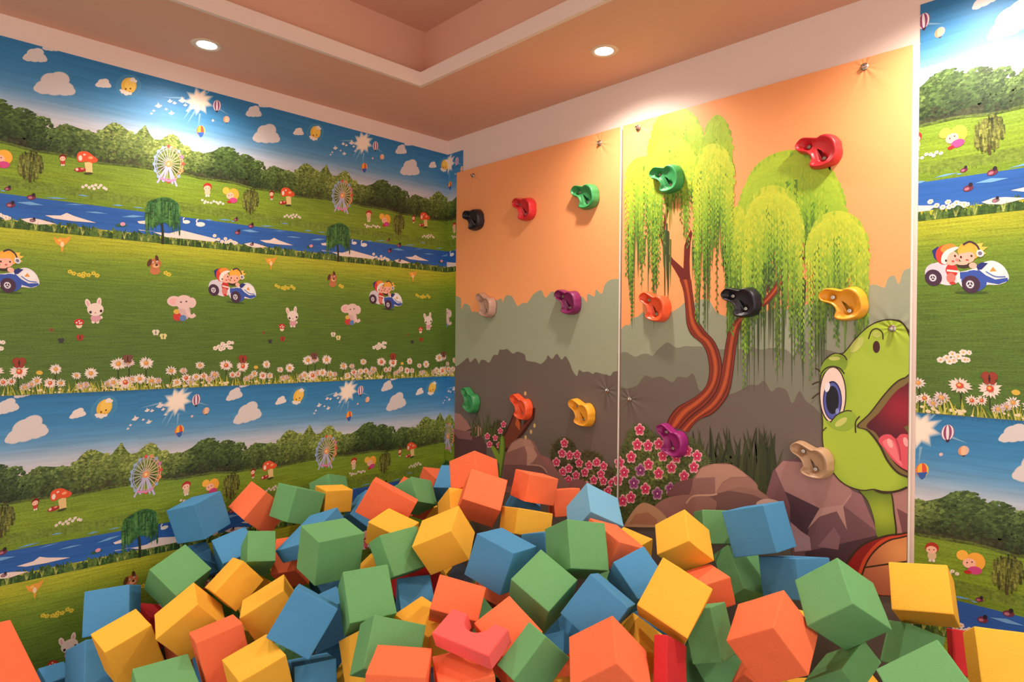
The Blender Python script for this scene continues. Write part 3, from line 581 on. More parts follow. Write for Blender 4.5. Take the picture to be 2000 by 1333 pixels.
L1 = smooth_loop(tl, 4, False); M1 = smooth_loop(tm, 4, False); M2 = smooth_loop(tr, 4, False); B1 = smooth_loop(tb, 4, False)
def ribbon(L, R, col, dz, n=40):
    def at_(P, t): x = t * (len(P) - 1); i = min(int(x), len(P) - 2); q = x - i; return tuple(P[i][j] + (P[i + 1][j] - P[i][j]) * q for j in (0, 1))
    for i in range(n): A.poly([at_(L, i / n), at_(L, (i + 1) / n), at_(R, (i + 1) / n), at_(R, i / n)], col, dz=dz)
def off(P, Q, t): n = 40; at_ = lambda P, s: P[min(int(s * (len(P) - 1)), len(P) - 1)]; return [tuple(at_(P, i / n)[j] * (1 - t) + at_(Q, i / n)[j] * t for j in (0, 1)) for i in range(n + 1)]
mid = [(360, 818), (430, 745), (500, 692), (560, 622), (588, 545), (598, 470)]
lf_l, lf_r = smooth_loop(tl, 4, False), smooth_loop(mid + list(reversed(tm))[1:], 4, False)
ri_l, ri_r = smooth_loop(mid + tr, 4, False), smooth_loop(list(reversed(tb)), 4, False)
for Lp, Rp in ((lf_l, lf_r), (ri_l, ri_r)):
    ribbon(Lp, Rp, TRD, 0); ribbon(off(Lp, Rp, .07), off(Lp, Rp, .93), TR, 1); ribbon(off(Lp, Rp, .38), off(Lp, Rp, .62), TRL, 2); ribbon(off(Lp, Rp, .74), off(Lp, Rp, .8), TRD, 2); ribbon(off(Lp, Rp, .2), off(Lp, Rp, .24), TRD, 2)
def dome(f, cx, top, half, rise, length, nst, z, light=(200, 208, 64), midc=(142, 182, 56), dark=(66, 104, 44)):
    """one hanging mass of the willow: a rounded crown that breaks up into leafy strands"""
    A.f = f; A.z = z
    crown = [(cx - half, top + rise * 1.5), (cx - half * .93, top + rise * .8), (cx - half * .6, top + rise * .22), (cx, top), (cx + half * .6, top + rise * .22), (cx + half * .93, top + rise * .8), (cx + half, top + rise * 1.5)]
    E = smooth_loop(crown, 6, False)
    for a, b in zip(E, E[1:]):
        bot = top + rise * 1.5 + length * frnd(.04, .2)
        for k in range(6):
            y0, y1 = k / 6, (k + 1) / 6
            A.poly([(a[0], a[1] + (bot - a[1]) * y0), (b[0], b[1] + (bot - b[1]) * y0), (b[0], b[1] + (bot - b[1]) * y1), (a[0], a[1] + (bot - a[1]) * y1)], mixc(light, midc, y0 * 1.1), (.12, 0, 0))
    for i in range(int(nst * 2)):               # leafy fringe round the crown
        k = frnd(0, len(E) - 1.01); a = E[int(k)]; sd = 1 if a[0] > cx else -1; ll = frnd(26, 46)
        A.poly([a, (a[0] + sd * ll * .34, a[1] + ll * .3), (a[0] + sd * ll * .30, a[1] + ll), (a[0] - sd * ll * .1, a[1] + ll * .55)], mixc(light, midc, frnd(0, .8)), dz=3)
    for i in range(int(nst * 1.7)):             # broad ribbons, light at the top and dark at the tips
        t = frnd(-1, 1); x = cx + t * half * .97; y0 = top + rise * (1.2 * abs(t) ** 2.2 + frnd(.5, 1.2)); L = length * frnd(.35, .95) * (.75 + .3 * abs(t)); wd = frnd(9, 20); dkr = i % 3 == 0
        for k in range(5):
            q0, q1 = k / 5, (k + 1) / 5; w0, w1 = wd * (1 - q0 ** 2.5) * .5, wd * (1 - q1 ** 2.5) * .5 + .5
            c = mixc(mixc(midc, dark, .5), mixc(dark, (52, 74, 40), .5), q0) if dkr else mixc(mixc(light, midc, .6), mixc(midc, dark, .7), q0)
            A.poly([(x - w0, y0 + L * q0), (x + w0, y0 + L * q0), (x + w1, y0 + L * q1), (x - w1, y0 + L * q1)], c, (.08, 0, 0), dz=1 + i % 3)
    for i in range(nst):                        # strands of paired leaves
        t = -1 + 2 * (i + frnd(.1, .9)) / nst; x = cx + t * half; y0 = top + rise * (1.2 * abs(t) ** 2.2 + .5 * frnd(.2, 1.6)); L = length * frnd(.55, 1.05) * (.8 + .35 * abs(t)); sw = frnd(-8, 8)
        n = int(L / 19)
        for k in range(n):
            q = k / n; y = y0 + L * .95 * q; sd = 1 if k % 2 else -1; xx = x + sw * q; ll = frnd(28, 44) * (1 - .25 * q); g = q * .9 + frnd(-.2, .2)
            c = mixc(light, midc, g * 1.9) if g < .5 else mixc(midc, dark, (g - .5) * 1.9)
            A.poly([(xx, y), (xx + sd * ll * .36, y + ll * .36), (xx + sd * ll * .32, y + ll), (xx + sd * 1, y + ll * .6)], c, dz=4 + (i * 2 + k) % 6)
dome(P5, 410, 96, 190, 260, 560, 22, 8, (176, 196, 54), (132, 172, 50)); dome(P5, 672, 148, 100, 240, 900, 14, 9, (168, 192, 54), (128, 168, 48))
dome(P5, 190, 420, 112, 120, 800, 17, 19); dome(P5, 386, 290, 150, 150, 620, 20, 24); dome(P5, 650, 336, 128, 170, 900, 22, 26)
dome(P6, 420, 122, 300, 300, 620, 34, 9, (176, 200, 58), (132, 176, 52)); dome(P6, 118, 432, 56, 110, 720, 12, 16); dome(P6, 312, 318, 165, 200, 660, 26, 22); dome(P6, 672, 460, 170, 170, 620, 26, 24)
# dark trailing wisps below the crowns
for f, xs, y0, y1, n in ((P7, (80, 330), -330, 300, 24), (P7, (430, 720), -300, 420, 24), (P7, (620, 1000), -160, 640, 50), (P8, (0, 330), -120, 480, 28)):
    A.f = f; A.z = 14
    for i in range(n):
        x = frnd(*xs); a = frnd(y0, y0 + 120); b = frnd(a + 120, y1); wd = frnd(3, 11)
        A.poly([(x - wd * .7, a), (x + wd * .7, a), (x + wd * .5, a + (b - a) * .6), (x, b), (x - wd * .5, a + (b - a) * .6)], mixc((58, 72, 42), (92, 112, 52), frnd(0, 1)), dz=i % 4)
        if i % 3 == 0:
            for k in range(int((b - a) / 26)):
                y = a + k * 24; sd = 1 if k % 2 else -1
                A.poly([(x, y), (x + sd * 9, y + 8), (x + sd * 8, y + 22), (x + sd, y + 11)], mixc((70, 100, 40), (128, 160, 56), frnd(0, 1)), dz=4)
# panel two: grass, flowers, rocks
A.z = 22; blades(P7, 430, 900, 1190, 210, 400, 85, ((40, 46, 26), (74, 80, 42)), 34, 60)
A.f = P7; A.z = 29
leafy_bush([(5, 1060), (15, 1000), (52, 925), (80, 852), (125, 802), (180, 806), (230, 862), (300, 884), (400, 862), (452, 902), (500, 960), (522, 1010), (500, 1100), (360, 1190), (240, 1240), (100, 1300), (5, 1345)], (78, 88, 46), (136, 158, 70), 300, 250, 1060, 70)
A.z = 35
for x, y in ((142, 822), (129, 905), (188, 911), (248, 901), (95, 974), (270, 966), (30, 1005), (191, 1015), (56, 1058), (318, 1032), (247, 1065), (406, 940), (460, 968), (442, 1030), (388, 1080), (345, 976), (174, 1150), (93, 1198), (48, 1216), (22, 1100)): blossom(x, y, 30)
for x, y in ((146, 1046), (110, 1118), (240, 1176), (313, 1150)): blossom(x, y, 32, (132, 44, 110), (196, 150, 170))
A.z = 40
A.poly([(285, 1185), (345, 1112), (448, 1086), (440, 1150), (405, 1205)], (126, 84, 84)); A.blob([(222, 1252), (280, 1206), (350, 1188), (430, 1186), (400, 1240), (380, 1300), (260, 1300)], (164, 114, 106), dz=1)
A.blob([(378, 1262), (398, 1220), (430, 1150), (442, 1090), (482, 1032), (556, 1010), (650, 1014), (722, 1060), (786, 1116), (800, 1152), (862, 1206), (880, 1300), (380, 1300)], (158, 110, 100), dz=1)
A.poly([(450, 1090), (484, 1034), (556, 1012), (648, 1016), (716, 1058), (740, 1082), (650, 1084), (600, 1112), (562, 1178), (560, 1084)], (190, 140, 122), dz=2); A.poly([(448, 1094), (556, 1088), (560, 1170), (520, 1186), (424, 1190)], (152, 106, 98), dz=3); A.poly([(600, 1120), (650, 1090), (742, 1086), (796, 1130), (796, 1158), (700, 1140), (620, 1160), (566, 1182)], (168, 118, 106), dz=3); A.poly([(520, 1186), (640, 1160), (760, 1180), (860, 1220), (860, 1300), (560, 1300), (570, 1220)], (124, 82, 80), dz=3); A.line([(400, 1230), (440, 1190), (540, 1184), (572, 1176)], 10, (206, 156, 134), dz=4)
A.blob([(60, 1345), (100, 1280), (140, 1236), (180, 1228), (240, 1258), (300, 1320), (300, 1360), (60, 1360)], (206, 156, 118), dz=2); A.poly([(80, 1345), (120, 1290), (190, 1280), (240, 1320), (240, 1350)], (190, 128, 98), dz=3)
A.f = P8; A.z = 40
for P, c, dz in (([(40, 960), (74, 842), (120, 790), (200, 778), (240, 800), (370, 856), (456, 930), (505, 955), (580, 1130), (600, 1340), (180, 1340), (150, 1080)], (122, 82, 86), 0), ([(86, 832), (124, 791), (230, 799), (370, 858), (456, 934), (414, 1004), (300, 1020), (132, 938)], (176, 126, 120), 1), ([(40, 960), (80, 840), (132, 938), (166, 990), (150, 1078), (60, 990)], (128, 84, 88), 1), ([(132, 938), (300, 1020), (252, 1110), (236, 1164), (160, 1090), (156, 1000)], (86, 58, 66), 2), ([(456, 934), (502, 955), (576, 1132), (418, 1010)], (152, 104, 106), 2), ([(300, 1020), (412, 1002), (456, 938), (452, 960), (414, 1012), (432, 1124), (382, 1034), (300, 1060), (240, 1122)], (190, 142, 132), 3), ([(290, 1205), (370, 1110), (400, 1160), (390, 1220)], (146, 102, 104), 3), ([(230, 1230), (580, 1150), (600, 1340), (230, 1340)], (80, 54, 60), 1), ([(158, 1084), (210, 1130), (252, 1158), (260, 1222), (180, 1230)], (184, 140, 144), 4), ([(630, 930), (760, 880), (760, 1170), (665, 1150)], (176, 124, 118), 1), ([(672, 1020), (760, 1066), (760, 1170), (700, 1150), (690, 1100)], (120, 74, 76), 2)):
    A.poly(P, c, dz=dz)
A.f = P7; A.blob([(790, 1226), (830, 1206), (880, 1208), (920, 1226), (900, 1260), (800, 1260)], (206, 168, 156), dz=5)
# turtle
A.f = P8; A.z = 48
OL = (62, 44, 24)
head = smooth_loop([(770, 210), (735, 168), (700, 124), (655, 108), (600, 112), (540, 138), (475, 196), (432, 250), (405, 274), (370, 271), (336, 290), (312, 322), (306, 360), (298, 430), (302, 520), (312, 600), (312, 700), (330, 784), (370, 860), (424, 910), (500, 936), (560, 932), (610, 942), (665, 940), (720, 920), (775, 880)], 5)
neck = smooth_loop([(480, 920), (530, 985), (562, 1070), (582, 1160), (668, 1160), (664, 1050), (640, 925), (560, 900)], 5)
hc = on_back(1480 + 560 / 2.469, 580 + 600 / 2.469)
def shade(lo, hi, spots):
    S_ = [(on_back(1480 + x / 2.469, 580 + y / 2.469), r) for x, y, r in spots]
    def f(x, y): return mixc(lo, hi, sum(math.exp(-((x - c[0]) ** 2 + (y - c[1]) ** 2) / (2 * r * r)) for c, r in S_))
    return f
GREEN = shade((98, 124, 34), (172, 196, 58), ((560, 300, .11), (420, 640, .09), (430, 780, .09), (600, 860, .07), (640, 480, .07), (380, 300, .035), (650, 200, .06)))
A.poly(neck, OL); A.grid([(x + (571 - x) * .09, y) for x, y in neck], shade((92, 116, 32), (166, 184, 52), ((600, 1050, .05),)), .02, dz=1)
A.poly(head, OL, dz=2); A.grid([(x + (560 - x) * .022, y + (560 - y) * .016) for x, y in head], GREEN, .022, dz=3)
A.z = 53
A.ell(364, 474, 66, 139, OL, n=36); A.ell(364, 474, 60, 132, (244, 214, 200), dz=1, n=36); A.ell(362, 500, 46, 94, (40, 34, 84), dz=2, n=30); A.ell(362, 502, 41, 87, (88, 92, 170), dz=3, n=30); A.ell(362, 498, 31, 68, (20, 16, 30), dz=4, n=30); A.ell(338, 436, 12, 24, (240, 232, 236), dz=5, rot=.2); A.ell(386, 552, 9, 14, (140, 150, 210), dz=5)
A.blob([(300, 366), (322, 312), (360, 286), (404, 284), (434, 304), (424, 350), (392, 344), (350, 342), (316, 372)], (134, 164, 46), dz=6); A.line([(306, 372), (330, 346), (364, 336), (398, 346), (420, 372)], 7, OL, dz=7); A.line([(396, 274), (420, 286), (432, 306)], 6, OL, dz=7)
for P in ([(304, 362), (290, 350), (278, 346)], [(300, 410), (284, 414), (264, 424)], [(302, 462), (284, 474), (264, 492)]): A.line(P, 7, OL, dz=8)
A.blob([(330, 600), (362, 596), (400, 556), (440, 548), (472, 566), (480, 600), (440, 640), (380, 640)], (150, 178, 52), dz=6); A.line([(352, 606), (384, 570), (428, 550), (456, 552)], 6, OL, dz=7); A.ell(404, 604, 34, 15, (206, 206, 110), dz=8, rot=-.6)
A.line([(494, 576), (474, 604), (474, 656)], 7, OL, dz=7); A.line([(314, 650), (326, 636), (334, 630)], 5, OL, dz=7)
A.ell(574, 242, 17, 29, (74, 30, 30), dz=6); A.line([(536, 204), (550, 166), (576, 154), (602, 172), (606, 206)], 6, OL, dz=6); A.ell(574, 182, 20, 16, (196, 204, 96), dz=6); A.ell(480, 232, 22, 46, (196, 204, 100), dz=6, rot=.7); A.ell(372, 298, 28, 10, (200, 206, 106), dz=8)
A.line([(655, 112), (690, 118), (716, 150), (736, 196)], 6, OL, dz=6)
A.blob([(478, 624), (540, 560), (610, 470), (665, 412), (710, 388), (780, 384), (780, 880), (720, 872), (668, 846), (622, 790), (584, 716), (530, 648)], OL, dz=9); A.blob([(488, 624), (546, 564), (616, 474), (668, 420), (712, 396), (780, 392), (780, 868), (722, 862), (674, 838), (630, 784), (592, 708), (536, 642)], (126, 104, 56), dz=10)
A.grid(smooth_loop([(526, 622), (590, 556), (652, 474), (704, 432), (780, 420), (780, 852), (712, 840), (660, 800), (610, 720), (570, 656)], 5), shade((74, 16, 30), (158, 28, 46), ((690, 540, .06),)), .02, dz=11)
A.poly([(706, 628), (780, 600), (780, 690), (730, 660)], (112, 96, 44), dz=12)
A.blob([(584, 694), (604, 668), (640, 664), (668, 684), (690, 664), (724, 664), (780, 690), (780, 842), (712, 832), (656, 790), (610, 730)], (226, 84, 98), dz=13); A.blob([(604, 700), (630, 684), (660, 700), (680, 760), (700, 816), (660, 780), (620, 730)], (244, 120, 128), dz=14); A.line([(668, 684), (684, 730), (690, 790)], 8, (190, 56, 76), dz=15); A.ell(640, 706, 12, 24, (252, 176, 172), dz=15, rot=-.4); A.ell(716, 700, 12, 24, (252, 170, 168), dz=15, rot=-.3)
A.line([(560, 928), (596, 944), (650, 944), (712, 926), (760, 894)], 8, OL, dz=9)
A.z = 50
A.blob([(400, 1345), (440, 1262), (500, 1196), (580, 1160), (670, 1142), (780, 1158), (780, 1420), (400, 1420)], OL, dz=6); A.blob([(412, 1345), (450, 1266), (506, 1204), (584, 1168), (672, 1150), (780, 1166), (780, 1420), (412, 1420)], (150, 32, 28), dz=7)
A.blob([(470, 1400), (486, 1330), (520, 1250), (590, 1176), (672, 1152), (780, 1166), (780, 1420), (470, 1420)], (212, 74, 42), dz=8)
shell = smooth_loop([(500, 1420), (512, 1334), (546, 1256), (606, 1196), (676, 1168), (780, 1176), (780, 1420)], 5)
A.poly(smooth_loop([(492, 1420), (504, 1330), (540, 1250), (602, 1188), (676, 1160), (780, 1168), (780, 1420)], 5), OL, dz=9); A.grid(shell, shade((190, 106, 74), (240, 160, 92), ((700, 1240, .06),)), .025, dz=10); A.line([(512, 1306), (620, 1290), (780, 1268)], 8, OL, dz=11)
# the panels themselves
PTOP = EYE + 1.036
bolts_px = {1: ((925, 343), (1172, 280), (1186, 763)), 2: ((1247, 250), (1689, 131), (1230, 780), (1743, 642))}
bolts = {k: [on_back(*p) for p in v] for k, v in bolts_px.items()}
M_MURAL = print_material('printed_vinyl', .42, bolts[1] + bolts[2])
M_BOARD = mat('panel_board', (214, 168, 120), .6, .3)
def hexbolt(x, z, parent):
    bm = bmesh.new(); Yax = Vector((0, -1, 0)); o = Vector((x, YP - .004, z))
    lathe(bm, [(.0, 0), (.013, 0), (.013, .002), (.0105, .0035), (.0085, .004), (.0085, .012), (.007, .0145), (.0045, .015), (.0040, .011), (.0, .011)], 18, Yax, o)
    return from_bm('bolt', bm, M_STEEL, parent, False)
def panel(k, x0, x1, label):
    t = tag(empty('climbing_board', ((x0 + x1) / 2, YP, 0)), label, 'climbing board', 'printed climbing boards')
    inv = Matrix.Translation(t.location).inverted()
    ch = [box('board', x0, x1, YP, YB - .009, .002, PTOP, M_BOARD, t, 0)]
    ch.append(print_mesh('printed_skin', [(mural, (0, 0))], (x0, x1, .004, PTOP), lambda x, y, z: (x, YP - .0006 - z, y), M_MURAL, t))
    for b in bolts[k]: ch.append(hexbolt(b[0], b[1], t))
    ch.append(box('edge_strip', x1, x1 + .006, YP - .002, YB - .009, .002, PTOP - .002, M_TRIM, t, .002))
    for c in ch: c.matrix_parent_inverse = inv
panel(1, -3.088, -1.843, 'orange climbing panel printed with rocks and flowers, beside the left corner')
panel(2, -1.827, -.607, 'orange climbing panel printed with a willow tree and green turtle')
# ------------------------------------------------------------------ climbing holds: one mould, many colours
hpx = [(165, 520), (220, 420), (330, 320), (450, 292), (600, 300), (740, 300), (830, 236), (960, 203), (1090, 256), (1190, 380), (1215, 520), (1232, 640), (1200, 790), (1100, 932), (950, 1012), (800, 1062), (650, 1082), (520, 1066), (494, 1000), (530, 900), (540, 830), (500, 760), (430, 704), (330, 684), (240, 668), (180, 604)]
HP = [on_back(1550 + x / 13.33, 250 + y / 13.33) for x, y in hpx]
hc = on_back(1602, 298); HP = smooth_loop([(p[0] - hc[0], p[1] - hc[1]) for p in HP], 4)
med = [on_back(1550 + x / 13.33, 250 + y / 13.33) for x, y in ((330, 500), (470, 510), (640, 560), (800, 640), (860, 720), (780, 860))]
med = [(p[0] - hc[0], p[1] - hc[1]) for p in med]
holes = [on_back(1550 + x / 13.33, 250 + y / 13.33) for x, y in ((465, 520), (830, 815))]; holes = [(p[0] - hc[0], p[1] - hc[1]) for p in holes]
def near_seg(p):
    best = None
    for a, b in zip(med, med[1:]):
        dx, dy = b[0] - a[0], b[1] - a[1]; t = max(0, min(1, ((p[0] - a[0]) * dx + (p[1] - a[1]) * dy) / (dx * dx + dy * dy))); q = (a[0] + dx * t, a[1] + dy * t)
        d = (p[0] - q[0]) ** 2 + (p[1] - q[1]) ** 2
        if best is None or d < best[0]: best = (d, q)
    return best[1]
def hold_mesh():
    prof = [(-.05, 0), (-.045, .005), (-.02, .015), (.03, .027), (.09, .037), (.15, .041), (.22, .041), (.30, .038), (.39, .0345), (.48, .0315), (.58, .030), (.70, .029), (.82, .0285), (.93, .028), (1.0, .028)]
    bm = bmesh.new(); rings = []; n = len(HP)
    sk = [near_seg(p) for p in HP]
    for t, h in prof:
        rg = []
        for p, q in zip(HP, sk):
            x, y = p[0] + (q[0] - p[0]) * t, p[1] + (q[1] - p[1]) * t
            tilt = 1 + 1.0 * max(-.35, min(.45, (x * .8 + y * .9) / .12)) * (.35 if h > .01 else 0); hh = h * tilt
            for hx, hy in holes:
                d = math.hypot(x - hx, y - hy); hh -= .020 * max(0, min(1, (.0165 - d) / .005))
            rg.append(bm.verts.new((x, -hh, y)))
        rings.append(rg)
    for a, b in zip(rings, rings[1:]):
        for k in range(n): bm.faces.new((a[k], a[(k + 1) % n], b[(k + 1) % n], b[k]))
    bm.faces.new(list(reversed(rings[0])))
    bmesh.ops.remove_doubles(bm, verts=bm.verts[:], dist=.0002)
    bmesh.ops.recalc_face_normals(bm, faces=bm.faces[:])
    me = bpy.data.meshes.new('body'); bm.to_mesh(me); bm.free()
    for p in me.polygons: p.use_smooth = True
    return me
HM = hold_mesh()
bm = bmesh.new(); lathe(bm, [(0, 0), (.0075, 0), (.0075, .008), (.0065, .0095), (.0035, .0095), (.0033, .005), (0, .005)], 16, Vector((0, -1, 0))); BM_ = bpy.data.meshes.new('bolt'); bm.to_mesh(BM_); bm.free(); BM_.materials.append(M_STEEL)
HC = dict(black=(38, 34, 42), red=(214, 44, 50), green=(62, 150, 84), beige=(190, 148, 128), purple=(132, 34, 92), orange=(246, 92, 48), yellow=(244, 168, 44), magenta=(150, 34, 110), pearl=(186, 146, 112))
M_H = {k: mat('hold_' + k, c, .38, .5, .08, 300, .05, 20) for k, c in HC.items()}
def climbing_hold(u, v, col, rot, label, k=1.0):
    x, z = on_back(u, v)
    t = tag(empty('climbing_hold', (x, YP - .0045, z)), label, 'climbing hold', 'bolt-on climbing holds'); t.rotation_euler = (0, math.radians(rot), 0); t.scale = (1.08 * k, k, k)
    b = bpy.data.objects.new('body', HM.copy()); COL.objects.link(b); b.parent = t; b.data.materials.append(M_H[col])
    for hx, hy in holes:
        o = bpy.data.objects.new('bolt', BM_); COL.objects.link(o); o.parent = t; o.location = (hx, -.004, hy)
for a in ((929, 430, 'black', 0, 'black climbing hold at the top left of the left panel'), (1028, 409, 'red', 6, 'red climbing hold in the top row of the left panel'), (1147, 385, 'green', 2, 'green climbing hold in the top row of the left panel, right end'),
          (953, 597, 'beige', 20, 'mauve-beige climbing hold on the left panel by the printed bushes'), (1113, 590, 'purple', 6, 'purple climbing hold in the middle row of the left panel'), (922, 782, 'green', 28, 'green climbing hold at the lower left, above the printed grass'),
          (1022, 795, 'orange', 16, 'orange-red climbing hold on the printed forked branch'), (1140, 806, 'yellow', 12, 'yellow climbing hold at the lower right of the left panel'),
          (1306, 351, 'green', 0, 'green climbing hold in the printed willow crown'), (1602, 298, 'red', 0, 'red climbing hold at the top right of the turtle panel'), (1282, 600, 'orange', 14, 'pale orange climbing hold left of the printed willow trunk'),
          (1451, 590, 'black', 0, 'black climbing hold on the printed willow branch'), (1650, 593, 'yellow', -2, 'yellow climbing hold above the printed turtle'), (1315, 860, 'magenta', 20, 'magenta climbing hold at the foot of the printed trunk'),
          (1588, 898, 'pearl', 10, "tan climbing hold beside the printed turtle's chin")):
    climbing_hold(*a)
